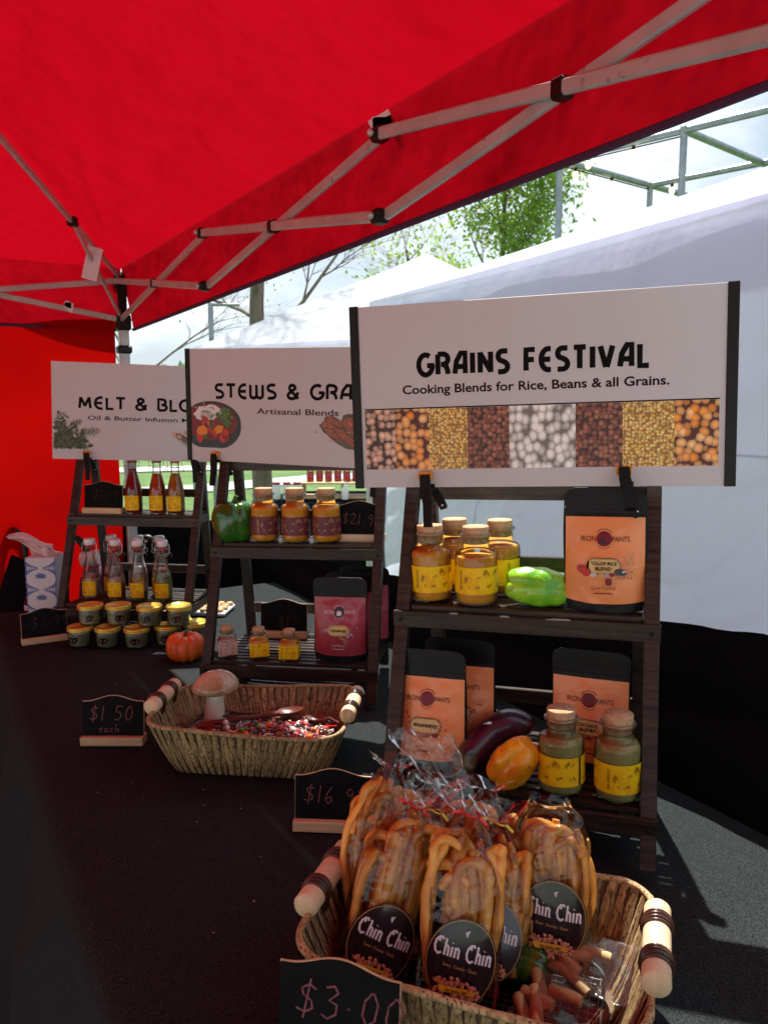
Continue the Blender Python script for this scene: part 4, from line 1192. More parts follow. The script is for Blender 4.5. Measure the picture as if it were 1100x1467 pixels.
G2 = 'green-brown spice jars on the lower shelf'
corked_jar('green-brown spice jar between the orange pepper and its twin', on(0, .072, .058, 2), M['coconut'], M['yellowlabel'], 'COCONUT RICE', G2, YM, -.75)
corked_jar('green-brown spice jar nearest the right leg of the rack', on(0, .158, .058, 2), M['coconut'], M['yellowlabel'], 'COCONUT RICE', G2, YM, .25)
G3 = 'orange spice jars with maroon labels'
for i, (u, a) in enumerate(((-.092, .45), (-.012, -.15), (.068, -.1))):
    corked_jar(['orange spice jar with maroon label, beside the dark green pepper', 'orange spice jar with maroon label, middle of three', 'orange spice jar with maroon label, beside the $21.99 sign'][i],
               on(1, u, .160, 1), M['orangespice'], M['darklabel'], 'STEW MIX', G3, DM, a)

# ---- small square jars
def square_jar(label, mw, lm, fill):
    t = thing('square_jar', label, 'jar', mw, 'small square corked jars')
    b = MB(); s_ = .0225
    def ring(r_, z, k): return [((abs(math.cos(a)) ** k) * math.copysign(r_, math.cos(a)), (abs(math.sin(a)) ** k) * math.copysign(r_, math.sin(a)), z) for a in [2 * PI * i / 32 for i in range(32)]]
    rings = [ring(.001, .0015, 1), ring(s_ * .93, .0015, .35), ring(s_, .004, .3), ring(s_, .044, .3), ring(s_ * .9, .050, .4), ring(.0165, .054, 1), ring(.0155, .056, 1), ring(.0155, .061, 1), ring(.0185, .062, 1), ring(.0185, .066, 1), ring(.015, .0665, 1)]
    vs = [p for r_ in rings for p in r_]
    fs = [(i * 32 + j, i * 32 + (j + 1) % 32, (i + 1) * 32 + (j + 1) % 32, (i + 1) * 32 + j) for i in range(len(rings) - 1) for j in range(32)]
    b.add(vs, fs, None, True); obj('glass', b, t, mt=M['glass'])
    obj('contents', MB().box((0, 0, .0245), (.0405, .0405, .040), None, None, .003), t, mt=fill)
    obj('cork', MB().lathe([(.001, .056), (.0135, .056), (.0150, .070), (.0145, .0745), (.001, .075)], 24), t, mt=M['cork'])
    lb = obj('label', MB().box((0, 0, .0235), (.0462, .0462, .033), None, None, .001), t, mt=lm)
    pr = Print(lambda x, y, h: Vector((x, -.0231 - h, .007 + y)) if x < .0231 else Vector((.0231 + h, x - .0462, .007 + y)))
    rd = random.Random(3)
    for i, x in enumerate((-.016, -.004, .010, .028, .040, .056)):
        for k in range(3): sprig(pr, x + rd.uniform(-.002, .002), .006 + .010 * k, .0032 if (i + k) % 3 else .0045, M['sprig'] if (i + k) % 2 else M['sprigdim'] if lm == M['yellowlabel'] else M['inkbrown'], rd.uniform(-1, 1))
    pr.out('lettering', lb)
    return t
square_jar('small square jar with pale pink label, leftmost on the shelf', on(1, -.165, .062, 2, .42), M['pinklabel'], M['salt'])
square_jar('small square jar with yellow label in the middle of three', on(1, -.083, .060, 2, .38), M['yellowlabel'], M['orangespice'])
square_jar('small square jar with yellow label beside the maroon pouch', on(1, -.004, .052, 2, .15), M['yellowlabel'], M['orangespice'])

# ================================================================== SWING-TOP BOTTLES
def swing_bottle(label, mw, layers, group, rot0=0.0):
    t = thing('swing_top_bottle', label, 'bottle', mw, group)
    P = [(.001, .001), (.024, .001), (.027, .005), (.027, .062), (.0265, .072), (.0235, .088), (.0185, .108), (.0145, .124), (.0128, .136), (.0128, .158), (.0150, .160), (.0150, .166), (.0125, .168)]
    obj('glass', MB().lathe(P, 32), t, mt=M['glass'])
    for (z0, z1, mt) in layers:
        Q = [(max(.001, r_ - .0018), z) for r_, z in P[1:10]]
        def rad(z):
            for (r0, a), (r1, c) in zip(Q, Q[1:]):
                if a <= z <= c: return r0 + (r1 - r0) * (z - a) / max(1e-9, c - a)
            return Q[0][0] if z < Q[0][1] else Q[-1][0]
        zs = [z0 + (z1 - z0) * i / 10 for i in range(11)]
        obj('contents', MB().lathe([(.001, z0)] + [(rad(z), z) for z in zs] + [(.001, z1 + .001)], 28), t, mt=mt)
    obj('gasket', MB().lathe([(.0115, .160), (.0125, .1625), (.0145, .170), (.0145, .1735)], 20), t, mt=M['gasket'])
    obj('stopper', MB().lathe([(.0145, .1715), (.0170, .173), (.0174, .186), (.0155, .191), (.001, .1925)], 24), t, mt=M['stopper'])
    wr = MB()
    for s_ in (-1, 1):
        wr.tube([(s_ * .0165, 0, .180), (s_ * .021, 0, .176), (s_ * .0225, -.003, .160), (s_ * .019, -.005, .143), (s_ * .0145, -.001, .140)], .0010, 5)
        wr.tube([(s_ * .0150, 0, .148), (s_ * .025, .002, .150), (s_ * .028, .006, .140), (s_ * .022, .012, .134)], .0010, 5)
    wr.tube([(.0142 * math.cos(a), .0142 * math.sin(a), .146) for a in [2 * PI * i / 20 for i in range(20)]], .0010, 5, closed=True)
    obj('wire_bail', wr, t, (0, 0, 0), (0, 0, .25), M['wire'])
    rr = .0277
    lb = obj('label', MB().grid(lambda u, v: (rr * math.sin((u - .5) * 1.9), -rr * math.cos((u - .5) * 1.9), .012 + .046 * v), 14, 2), t, (0, 0, 0), (0, 0, rot0), M['yellowlabel'])
    pr = Print(lambda x, y, h: Vector(((rr + h) * math.sin(x / rr), -(rr + h) * math.cos(x / rr), .012 + y)))
    sprig(pr, 0, .036, .004, M['sprig'], .2)
    for y, w_ in ((.022, .020), (.018, .014)): pr.rect(-w_ / 2, y, w_ / 2, y + .0022, M['inkbrown'])
    pr.ell(-.016, .016, .005, .0022, M['redink'], .8, 10); pr.ell(.014, .012, .006, .002, M['orangeink'], .3, 10); pr.ell(-.008, .010, .006, .002, M['sprigdim'], -.2, 10)
    pr.out('print', lb)
    return t
GB = 'swing-top bottles of infused oil on the top shelf'
swing_bottle('swing-top bottle of dark red oil on the farthest rack', on(2, -.012, .150, 1), [(.003, .142, M['oilred'])], GB, .05)
swing_bottle('swing-top bottle of orange red oil in the middle of the top shelf', on(2, .066, .155, 1), [(.003, .126, M['oilorange'])], GB, .0)
swing_bottle('swing-top bottle of amber oil, rightmost on the top shelf', on(2, .128, .150, 1), [(.003, .128, M['oilamber'])], GB, .0)
GL = 'swing-top bottles of dry mixes on the lower shelf'
for i, (u, d, ly, lab) in enumerate((
    (-.150, .115, [(.003, .066, M['salt']), (.066, .076, M['chili'])], 'clear swing-top bottle with chilli layer, front left'),
    (-.062, .110, [(.003, .055, M['chili']), (.055, .066, M['salt'])], 'clear swing-top bottle with pink salt layer, second in front'),
    (.012, .110, [(.003, .030, M['greenherb']), (.030, .052, M['salt'])], 'half-empty clear swing-top bottle, third in front'),
    (.092, .115, [(.003, .060, M['greenherb']), (.060, .082, M['herb'])], 'swing-top bottle packed with green herbs, front right'),
    (-.112, .185, [(.003, .070, M['chili']), (.070, .085, M['salt'])], 'swing-top bottle behind, left of three at the back'),
    (-.022, .190, [(.003, .074, M['salt']), (.074, .090, M['glaze_white'])], 'swing-top bottle with white lumps, middle of the back row'),
    (.050, .190, [(.003, .074, M['salt']), (.074, .084, M['chili'])], 'swing-top bottle at the right of the back row'))):
    swing_bottle(lab, on(2, u, d, 2), ly, GL, .0)

# ================================================================== GOLD-LIDDED JARS
def mason(label, mw, rot0=0.0):
    t = thing('quilted_jar', label, 'jar', mw, 'squat quilted glass jars with gold lids')
    def fn(p, a, tt):
        k = 1 + .018 * math.sin(a * 14 + p.z * 420) * (1 if .006 < p.z < .040 else 0) + .018 * math.sin(a * 14 - p.z * 420) * (1 if .006 < p.z < .040 else 0)
        return Vector((p.x * k, p.y * k, p.z))
    P = [(.001, .001), (.029, .001), (.0325, .004)] + [(.0325 + .0035 * i / 9, .006 + .036 * i / 9) for i in range(10)] + [(.034, .046), (.033, .050)]
    obj('glass', MB().lathe(P, 56, None, True, fn), t, mt=M['glassthick'])
    obj('contents', MB().lathe([(.001, .003), (.029, .003), (.0305, .008), (.0325, .038), (.001, .040)], 28), t, mt=M['herb'])
    L_ = [(.0345, .0455), (.0372, .0460), (.0372, .0500), (.0362, .0508), (.0372, .0516), (.0372, .0560), (.0355, .0580), (.0325, .0575), (.0320, .0568), (.001, .0570)]
    obj('lid', MB().lathe(L_, 40), t, mt=M['gold'])
    rr = .0360
    lb = obj('label', MB().grid(lambda u, v: ((rr) * math.sin((u - .5) * .78 * math.sin(PI * (.04 + .92 * v)) ** .5), -rr * math.cos((u - .5) * .78 * math.sin(PI * (.04 + .92 * v)) ** .5), .014 + .019 * v), 8, 8), t, (0, 0, 0), (0, 0, rot0), M['labeldark'])
    pr = Print(lambda x, y, h: Vector(((rr + h) * math.sin(x / rr), -(rr + h) * math.cos(x / rr), .014 + y)))
    pr.rect(-.008, .0098, .008, .0120, M['nut']); pr.rect(-.006, .006, .006, .0078, M['nut']); pr.out('print', lb)
    return t
low = [(-.885, 2.275, -.3), (-.803, 2.270, -.1), (-.716, 2.262, .1), (-.636, 2.290, .1), (-.562, 2.325, .2)]
upp = [(-.862, 2.300, .1), (-.780, 2.300, .4), (-.684, 2.285, -.1), (-.600, 2.290, 0)]
ln_ = ['gold-lidded jar at the left end of the bottom row', 'gold-lidded jar second from left in the bottom row', 'gold-lidded jar in the middle of the bottom row', 'gold-lidded jar just left of the pumpkin', 'gold-lidded jar behind the pumpkin']
ln2 = ['gold-lidded jar at the left of the upper row', 'gold-lidded jar second from left in the upper row', 'gold-lidded jar third from left in the upper row', 'gold-lidded jar at the right of the upper row']
m0 = None
for (x, y, a), s_ in zip(low, ln_):
    m0 = mason(s_, T(x, y, 0) @ rz(a)) if m0 is None else (copy_tree(m0, T(x, y, 0) @ rz(a), s_), m0)[1]
for i, ((x, y, a), s_) in enumerate(zip(upp, ln2)):
    copy_tree(m0, T(x, y, .0585) @ rz(a), s_)

# ================================================================== POUCHES
PW, PH = .128, .196
def pouch(label, mw, panel, words, big, group, style='orange', seed=0, small_words='Grain Festival', full=True, fill=1.0):
    t = thing('spice_pouch', label, 'pouch', mw, group)
    hw = PW / 2
    def th(x, z):                                    # half thickness of the filled bag
        k = max(0, 1 - abs(x / hw) ** 2.6)
        f = .5 * (1 - z / PH) ** .8 + .50 * math.exp(-((z - .06) / .05) ** 2)
        cr = .0022 * nz3((x, z, seed), 26) + .0016 * nz3((x, z, seed + 5), 60) + .0028 * abs(nz3((x - z * .5, z + x, seed + 9), 16))
        top = max(0, min(1, (PH - .034 - z) / .03))
        return (.001 + (.024 * f * fill * k + cr * k) * top)
    def edge(z):
        r_ = .016; w_ = hw * (1 - .02 * math.sin(z * 30 + seed))
        if z > PH - r_: w_ -= r_ - math.sqrt(max(0, r_ * r_ - (z - (PH - r_)) ** 2))
        if z < .02: w_ -= .004 * (1 - z / .02)
        if abs(z - (PH - .030)) < .002: w_ -= .002
        return w_
    def front(x, z):
        lean = .03 * z
        return -th(x, z) + lean
    b = MB()
    nx, nz_ = 26, 44
    for s_ in (-1, 1):
        b.grid(lambda u, v: ((lambda z: (edge(z) * (2 * u - 1), s_ * th(edge(z) * (2 * u - 1) * .999, z) + .03 * z, z + (.004 * (abs(2 * u - 1) ** 2) - .004 if z < .01 else 0) + .004))(PH * v)), nx, nz_)
    obj('foil_body', b, t, mt=M['pouch'])
    b = MB(); b.tube([(x, .03 * z_ + .0, z_ + .004) for x, z_ in [(edge(PH * i / 30) * 1, PH * i / 30) for i in range(31)] + [(-edge(PH * i / 30), PH * i / 30) for i in range(30, -1, -1)]], .0009, 5)
    obj('seam', b, t, mt=M['pouch'])
    obj('seal_line', MB().box((0, front(0, PH - .036) - .0006, PH - .034), (PW * .97, .0016, .0022)), t, mt=M['black'])
    z0, z1, x1 = .016, PH - .046, hw - .0022
    bulge = lambda x: -.006 * (1 - (x / x1) ** 2)
    obj('front_panel', MB().grid(lambda u, v: ((lambda x, z: (x, front(x, z) - .0007, z + .004))((2 * u - 1) * x1, (z0 + (bulge((2 * u - 1) * x1) if False else 0) + (z1 - z0) * v) - .005 * (1 - v) * (1 - (2 * u - 1) ** 2))), 30, 44), t, mt=panel)
    if not full: return t
    pr = Print(lambda x, y, h: Vector((x, front(x, y) - .0022 - h * 2, y + .004)))
    if style == 'orange': ik, em, pot = M['inkbrown'], M['maroonink'], M['darkink']
    else: ik, em, pot = M['whiteink'], M['darkink'], M['whiteink']
    ey = .116
    pr.ell(0, ey, .0118, .0118, em, 0, 26)
    # cooking pot emblem
    pr.ell(0, ey - .0028, .0062, .0052, pot, 0, 16); pr.poly([(-.0048, ey + .001), (.0048, ey + .001), (.0018, ey + .0055), (.0008, ey + .0092), (-.0008, ey + .0092), (-.0018, ey + .0055)], pot)
    pr.rect(-.005, ey - .0085, -.0035, ey - .0065, pot); pr.rect(.0035, ey - .0085, .005, ey - .0065, pot)
    pr.stroke(arc(0, ey, .0152, .0152, 35, 145, 14), .0008, ik); pr.stroke(arc(0, ey, .0152, .0152, 230, 310, 10), .0005, ik)
    pr.text('IRON', -.0365, ey - .0042, .0118, ik, -.005, width=.0235); pr.text('PANTS', .0125, ey - .0042, .0118, ik, -.005, width=.0265)
    py = .074
    P = [(.0230 * math.copysign(min(1, abs(math.cos(a)) * 1.0 + .0), math.cos(a)) * 1.0, 0) for a in (0,)]
    pill = lambda w_, h_: arc(w_ - h_, py, h_, h_, -90, 90, 8) + arc(-w_ + h_, py, h_, h_, 90, 270, 8)
    rd = random.Random(seed + 3)
    for i in range(70 if style == 'orange' else 30):
        a = rd.gauss(0, 1); x = .020 + rd.gauss(0, .012); y = py - .004 + rd.gauss(0, .008)
        if big == 'jollof': x = .030 + rd.gauss(0, .009); y = py - .012 + rd.gauss(0, .006)
        if abs(x) > .054: continue
        pr.ell(x, y, rd.uniform(.0006, .0020), rd.uniform(.0005, .0014), rd.choice([M['nutdark'], M['redink'], M['whiteink'], M['goldink'], M['darkink'], M['maroonink']]) if big != 'jollof' else rd.choice([M['nutdark'], M['goldink']]), rd.uniform(0, 3), 6)
    pr.poly(pill(.0265, .0125), M['inkbrown'] if style == 'orange' else M['goldink']); pr.poly(pill(.0258, .0118), M['pill']); pr.stroke(pill(.0245, .0105), .0004, M['inkbrown'], True)
    for k, wd in enumerate(words):
        pr.text(wd, 0, py + (.0014 if len(words) > 1 else -.0025) - .0080 * k, .0074, M['ink'], .022, 'c', width=min(.041, .0050 * len(wd)))
    if big == 'jollof':
        pr.ell(-.034, py - .006, .0085, .0065, M['redink'], -.5, 14); pr.ell(-.026, py - .011, .0075, .0060, M['redink'], .3, 14); pr.ell(-.036, py - .003, .0020, .0018, M['greenink']); pr.ell(-.022, py - .006, .0026, .0018, M['greenink'])
        pr.ell(-.015, py - .0135, .0055, .0035, M['boxpaper'], .1, 10, .3, 4); pr.ell(-.003, py - .0145, .0045, .0025, M['goldink'], .3, 9, .4, 5); pr.ell(.005, py - .014, .0045, .0028, M['purpleink'], .2, 9, .4, 6)
        pr.ell(.013, py - .013, .0040, .0034, M['maroonink'], 0, 10); pr.ell(.026, py - .009, .0098, .0055, M['darkink'], -.15, 14, .15, 7); pr.ell(.032, py - .008, .004, .0018, M['boxpaper'], .3, 8)
        pr.ell(.008, py - .0245, .0055, .0060, M['maroonink'], 0, 9, .4, 8); pr.ell(.010, py - .027, .0035, .0040, M['darkink'], 0, 8, .4, 9)
        for i in range(26): pr.ell(.036 + rd.gauss(0, .006), py + .002 + i * .0007 + rd.gauss(0, .002), .0022, .0012, M['nut'] if i % 3 else M['goldink'], rd.uniform(0, 3), 6)
    elif style == 'orange':
        pr.ell(-.024, py - .011, .0045, .0030, M['purpleink'], .3, 9, .3, 2); pr.ell(-.008, py - .0155, .0050, .0020, M['purpleink'], .1, 9, .5, 3); pr.ell(.004, py - .0165, .0055, .0022, M['maroonink'], -.1, 9, .5, 4); pr.ell(.017, py - .0150, .0050, .0035, M['maroonink'], 0, 10, .3, 5)
        for i in range(8): pr.stroke([(-.002 + rd.uniform(-.01, .01), py - .015), (-.002 + rd.uniform(-.013, .013), py - .024)], .0005, M['maroonink'])
        for x, y in ((-.030, py + .011), (-.034, py + .017), (-.029, py + .003)): pr.ell(x, y, .0013, .0022, M['maroonink'])
    else:
        pr.ell(-.030, py + .000, .0060, .0042, M['purpleink'], .3, 9, .4, 2); pr.ell(.022, py - .012, .0055, .0032, M['purpleink'], .4, 9, .3, 4); pr.ell(.030, py - .008, .004, .0025, M['purpleink'], -.2, 8, .3, 5)
        for i in range(12): pr.ell(rd.gauss(.004, .014), py - .016 + rd.gauss(0, .003), .0022, .0013, rd.choice([M['orangeink'], M['goldink'], M['redink'], M['greenink']]), rd.uniform(0, 3), 7)
    pr.text(small_words, 0, .036, .0092, ik, -.012, 'c', width=.037)
    pr.rect(-.0145, .0290, .0145, .0304, ik)
    pr.out('print', t)
    return t
GO = 'orange spice pouches'; GM = 'maroon spice pouches'
pouch('tall orange pouch reading JOLLOF RICE BLEND on the top shelf', on(0, .130, .150, 1, -.015), M['orangepanel'], ['JOLLOF RICE', 'BLEND'], 'jollof', GO, seed=1)
pouch('orange pouch reading BEANS BLEND, front left on the lower shelf', on(0, -.152, .085, 2, -.02) @ Matrix.Rotation(-.03, 4, 'X'), M['orangepanel'], ['BEANS BLEND'], 'beans', GO, seed=2)
pouch('orange pouch standing half hidden behind the BEANS BLEND pouch', on(0, -.118, .165, 2, -.05), M['orangepanel'], ['BEANS BLEND'], 'beans', GO, seed=3)
pouch('orange pouch standing behind the green-brown spice jars', on(0, .108, .150, 2, -.12), M['orangepanel'], ['COCONUT', 'BLEND'], 'coco', GO, seed=4)
pouch('maroon pouch with the pot emblem at the front of the middle rack', on(1, .120, .062, 2, .0), M['maroonpanel'], ['YAJI MAGIC'], 'm', GM, 'maroon', 5, 'Pepper Republic')
pouch('maroon pouch directly behind the front maroon pouch', on(1, .134, .120, 2, -.03), M['maroonpanel'], ['YAJI MAGIC'], 'm', GM, 'maroon', 6, 'Pepper Republic')
pouch('maroon pouch at the back, beside the right leg of the middle rack', on(1, .150, .200, 2, -.02), M['maroonpanel'], ['YAJI MAGIC'], 'm', GM, 'maroon', 7, 'Pepper Republic')

# ================================================================== VEGETABLES
def bell(name, label, mw, r_, h_, lobes, mt, stem_mt, seed, cat, lobe=.12, prof=None, n=64, stem=True, bumps=0.0, stem_l=.03, twist=0):
    t = thing(name, label, cat, mw)
    prof = prof or [(.0, .10), (.30, .03), (.55, .0), (.78, .06), (.93, .22), (1.0, .45), (1.0, .66), (.92, .84), (.74, .96), (.50, 1.0), (.26, .95), (.10, .88), (.0, .86)]
    # smooth the profile
    P = []
    for i in range(len(prof) - 1):
        p0 = prof[max(0, i - 1)]; p1 = prof[i]; p2 = prof[i + 1]; p3 = prof[min(len(prof) - 1, i + 2)]
        for k in range(4):
            s_ = k / 4
            P.append(tuple(.5 * ((2 * p1[j]) + (-p0[j] + p2[j]) * s_ + (2 * p0[j] - 5 * p1[j] + 4 * p2[j] - p3[j]) * s_ * s_ + (-p0[j] + 3 * p1[j] - 3 * p2[j] + p3[j]) * s_ ** 3) for j in (0, 1)))
    P.append(prof[-1])
    P = [(max(1e-5, a) * r_, b_ * h_) for a, b_ in P]
    def fn(p, a, tt):
        rr = math.hypot(p.x, p.y); k = abs(math.cos((a + seed + twist * p.z) * lobes / 2)) ** .55
        e = 1 - lobe + lobe * k
        zz_ = p.z + (k - .6) * .10 * h_ * (1 if p.z > h_ * .5 else -1) * min(1, rr / r_ * 1.2) * (1 - rr / r_ * .5)
        f = 1 + .05 * nz3((p.x, p.y, p.z + seed), 22) + bumps * nz3((p.x, p.y, p.z + seed), 60)
        return Vector((p.x * e * f, p.y * e * f, zz_))
    obj('flesh', MB().lathe(P, n, None, True, fn), t, mt=mt)
    if stem:
        b = MB(); top = prof[-1][1] * h_
        b.tube([(0, 0, top - .006), (0, 0, top + .006), (.004, -.002, top + stem_l * .6), (.010, -.004, top + stem_l)], [.009, .0055, .0048, .0060], 10)
        b.lathe([(.001, top + .004), (.012, top + .003), (.018, top + .000), (.001, top - .002)], 12)
        obj('stem', b, t, mt=stem_mt)
    return t
bell('green_pepper', 'glossy dark green bell pepper on the left end of the middle rack', on(1, -.176, .165, 1, .4, -.001), .055, .098, 4, M['pepgreen'], M['stem'], .6, 'bell pepper', .13)
cone = [(0, .06), (.25, .02), (.5, .0), (.72, .05), (.90, .18), (1.0, .38), (.98, .58), (.86, .78), (.64, .93), (.36, 1.0), (.12, .97), (.0, .95)]
m_ = on(0, .022, .160, 1, 0) @ T(0, 0, .0325) @ Matrix.Rotation(.28, 4, 'Z') @ Matrix.Rotation(R(100), 4, 'Y') @ T(0, 0, -.052)
bell('bright_green_pepper', 'bright yellow-green pepper lying on its side beside the jars', m_, .0345, .108, 4, M['peplight'], M['stem'], 1.1, 'bell pepper', .10, cone, stem=False, bumps=.05)
m_ = on(0, -.004, .048, 2, 0) @ T(0, 0, .036) @ Matrix.Rotation(.55, 4, 'Z') @ Matrix.Rotation(R(28), 4, 'X') @ Matrix.Rotation(R(24), 4, 'Y') @ T(0, 0, -.038)
bell('orange_pepper', 'bumpy orange pepper leaning between the aubergine and a spice jar', m_, .0350, .088, 4, M['peporange'], M['stem'], .2, 'pepper', .17, cone, stem=False, bumps=.10)
# aubergine
t = thing('aubergine', 'glossy dark purple aubergine lying behind the orange pepper', 'aubergine', on(0, -.045, .085, 2, 0))
pts = [Vector(p) for p in ((-.040, -.035, .024), (-.034, -.015, .030), (-.022, .010, .042), (-.004, .036, .056), (.020, .055, .064), (.040, .062, .058), (.052, .062, .048))]
def spline(P, n):
    o = []
    for i in range(len(P) - 1):
        p0 = P[max(0, i - 1)]; p1 = P[i]; p2 = P[i + 1]; p3 = P[min(len(P) - 1, i + 2)]
        for k in range(n):
            s_ = k / n
            o.append(.5 * ((2 * p1) + (p2 - p0) * s_ + (2 * p0 - 5 * p1 + 4 * p2 - p3) * s_ * s_ + (3 * p1 - p0 - 3 * p2 + p3) * s_ ** 3))
    return o + [P[-1]]
sp = spline(pts, 6); k = len(sp)
rs = [.026 * (.60 + .45 * math.sin(PI * (.08 + .62 * i / k))) * (1 if i < k - 7 else math.sqrt(max(.02, 1 - ((i - k + 8) / 7.6) ** 2))) for i in range(k)]
obj('flesh', MB().tube(sp, rs, 32), t, mt=M['aubergine'])
b = MB()
ax = (sp[0] - sp[3]).normalized(); q_ = Matrix.Identity(3)
cm = ax.to_track_quat('Z', 'Y').to_matrix()
def cfn(p, a, tt): return cm @ Vector((p.x, p.y, p.z + (.012 * math.cos(a * 5) if tt < .3 else 0))) + sp[1]
b.lathe([(.0215, -.010), (.0215, -.004), (.0190, .006), (.0140, .014), (.0060, .018), (.0050, .030), (.0055, .036)], 30, None, True, cfn)
obj('calyx', b, t, mt=M['calyx'])
# pumpkin
pk_prof = [(.05, .22), (.28, .06), (.55, .0), (.82, .10), (.97, .30), (1.0, .50), (.95, .72), (.78, .90), (.50, .98), (.26, .92), (.08, .80), (.0, .78)]
t = bell('pumpkin', 'small ribbed orange pumpkin in front of the gold-lidded jars', T(-.548, 2.150, 0.0), .054, .070, 11, M['pumpkin'], M['stem'], .3, 'pumpkin', .11, pk_prof, 88, stem=False)
obj('stem', MB().tube([(0, 0, .052), (.0, 0, .066), (.003, 0, .078)], [.008, .005, .006], 8), t, mt=M['calyx'])
# mushroom
t = thing('ceramic_mushroom', 'glazed mushroom ornament with brown cap at the back of the small basket', 'mushroom', T(-.352, 1.585, .012) @ Matrix.Rotation(.06, 4, 'Y'))
obj('stalk', MB().lathe([(.001, 0), (.0225, 0), (.024, .006), (.0215, .045), (.0185, .085), (.0165, .112)], 28), t, mt=M['mushstem'])
CP_ = [(.001, .108), (.018, .107), (.032, .106), (.0400, .106), (.0425, .110), (.0410, .118), (.0360, .128), (.0280, .137), (.0180, .143), (.0080, .146), (.001, .1465)]
obj('cap', MB().lathe(CP_, 40, None, True, lambda p, a, tt: Vector((p.x * 1.14, p.y * 1.1, p.z + .12 * p.x))), t, mt=M['mushcap'])

# ================================================================== WOVEN BASKETS
def rrect(hx, hy, r_, n=10):
    P = []
    for cx, cy, a0 in ((hx - r_, hy - r_, 0), (-hx + r_, hy - r_, 90), (-hx + r_, -hy + r_, 180), (hx - r_, -hy + r_, 270)):
        P += arc(cx, cy, r_, r_, a0, a0 + 90, n)
    return P
def resample(P, n):
    P = P + [P[0]]; L_ = [0]
    for a, c in zip(P, P[1:]): L_.append(L_[-1] + math.hypot(c[0] - a[0], c[1] - a[1]))
    o = []
    j = 0
    for i in range(n):
        s_ = L_[-1] * i / n
        while L_[j + 1] < s_: j += 1
        f = (s_ - L_[j]) / max(1e-9, L_[j + 1] - L_[j]); o.append((P[j][0] + (P[j + 1][0] - P[j][0]) * f, P[j][1] + (P[j + 1][1] - P[j][1]) * f))
    return o
def basket(label, mw, hgt=.098, seed=0, rim=(.188, .130), bot=(.150, .092)):
    t = thing('woven_basket', label, 'basket', mw, 'woven reed baskets with wooden handles')
    NP = 480
    top = resample(rrect(rim[0], rim[1], .050), NP); lo = resample(rrect(bot[0], bot[1], .040), NP)
    def wall(s_, f, off=0.0):
        i = int(s_ * NP) % NP; j = (i + 1) % NP; g = s_ * NP - int(s_ * NP)
        a = Vector(lo[i]).lerp(Vector(lo[j]), g); c = Vector(top[i]).lerp(Vector(top[j]), g); p = a.lerp(c, f ** .85)
        tn = (Vector(top[j]) - Vector(top[i])).normalized(); nm = Vector((tn.y, -tn.x))
        dip = .006 * math.cos(2 * PI * s_ * 2)
        return Vector((p.x + nm.x * off, p.y + nm.y * off, .003 + (hgt + dip) * f))
    b = MB(); b.grid(lambda u, v: wall(u % 1.0, v, -.0002), 120, 5, closed_u=True)
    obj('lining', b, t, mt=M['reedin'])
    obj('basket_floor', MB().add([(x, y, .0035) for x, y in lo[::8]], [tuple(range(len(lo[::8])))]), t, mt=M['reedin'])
    rd = random.Random(seed)
    n_ = 148
    for side in (1, -1):
        for i in range(n_):
            s0 = i / n_; sl = rd.uniform(.002, .012) * (1 if i % 2 else -.6); w_ = 1.0 / n_ * rd.uniform(.85, 1.25); lift = rd.uniform(.0008, .0024)
            b = MB(); vs = []
            for k in range(6):
                f = k / 5
                for e in (-1, -.33, .33, 1):
                    vs.append(wall((s0 + sl * (f - .5) + e * w_ / 2) % 1.0, f * .995, side * (lift + .0011 * (1 - e * e) + .0006 * rd.random())))
            fs = [(k * 4 + e, k * 4 + e + 1, k * 4 + 5 + e, k * 4 + 4 + e) for k in range(5) for e in range(3)]
            b.add(vs, fs, None, False)
            obj('reed_strip', b, t, mt=M['reed'])
    rimp = [wall(i / 120, 1.0, 0) for i in range(120)]
    b = MB(); b.tube(rimp, [.0042 + .0005 * math.sin(i * 1.3) for i in range(120)], 8, closed=True)
    obj('rim', b, t, mt=M['reed'])
    for s_ in (-1, 1):
        hx = s_ * (rim[0] + .004); hz = hgt + .020
        y0 = -.070
        hd = obj('handle', MB().lathe([(.001, .004), (.0138, .004), (.0150, .006), (.0147, .04), (.0151, .07), (.0147, .11), (.0150, .130), (.0138, .132), (.001, .132)], 28), t, (hx, y0, hz), (-PI / 2, 0, 0), M['dowel'])
        for y in (.036, .098):
            for k in range(4):
                b = MB(); rr = .0157 + (.0008 if k in (1, 2) else 0)
                b.tube([(rr * math.cos(a), rr * math.sin(a) + (.010 if math.sin(a) > .6 else 0) * 1.0, y - .0065 + .0044 * k + .002 * math.sin(a + k)) for a in [2 * PI * i / 24 for i in range(24)]], .0021, 6, closed=True)
                obj('lashing', b, hd, mt=M['leather'])
    return t, wall
SB = T(-.252, 1.530, 0) @ rz(-.115)
BB = T(.112, .857, 0) @ rz(-.335)
basket('small woven basket holding spoons, beads and the ceramic mushroom', SB, seed=1)
basket('big woven basket in front holding bags of fried dough', BB, .104, seed=2)

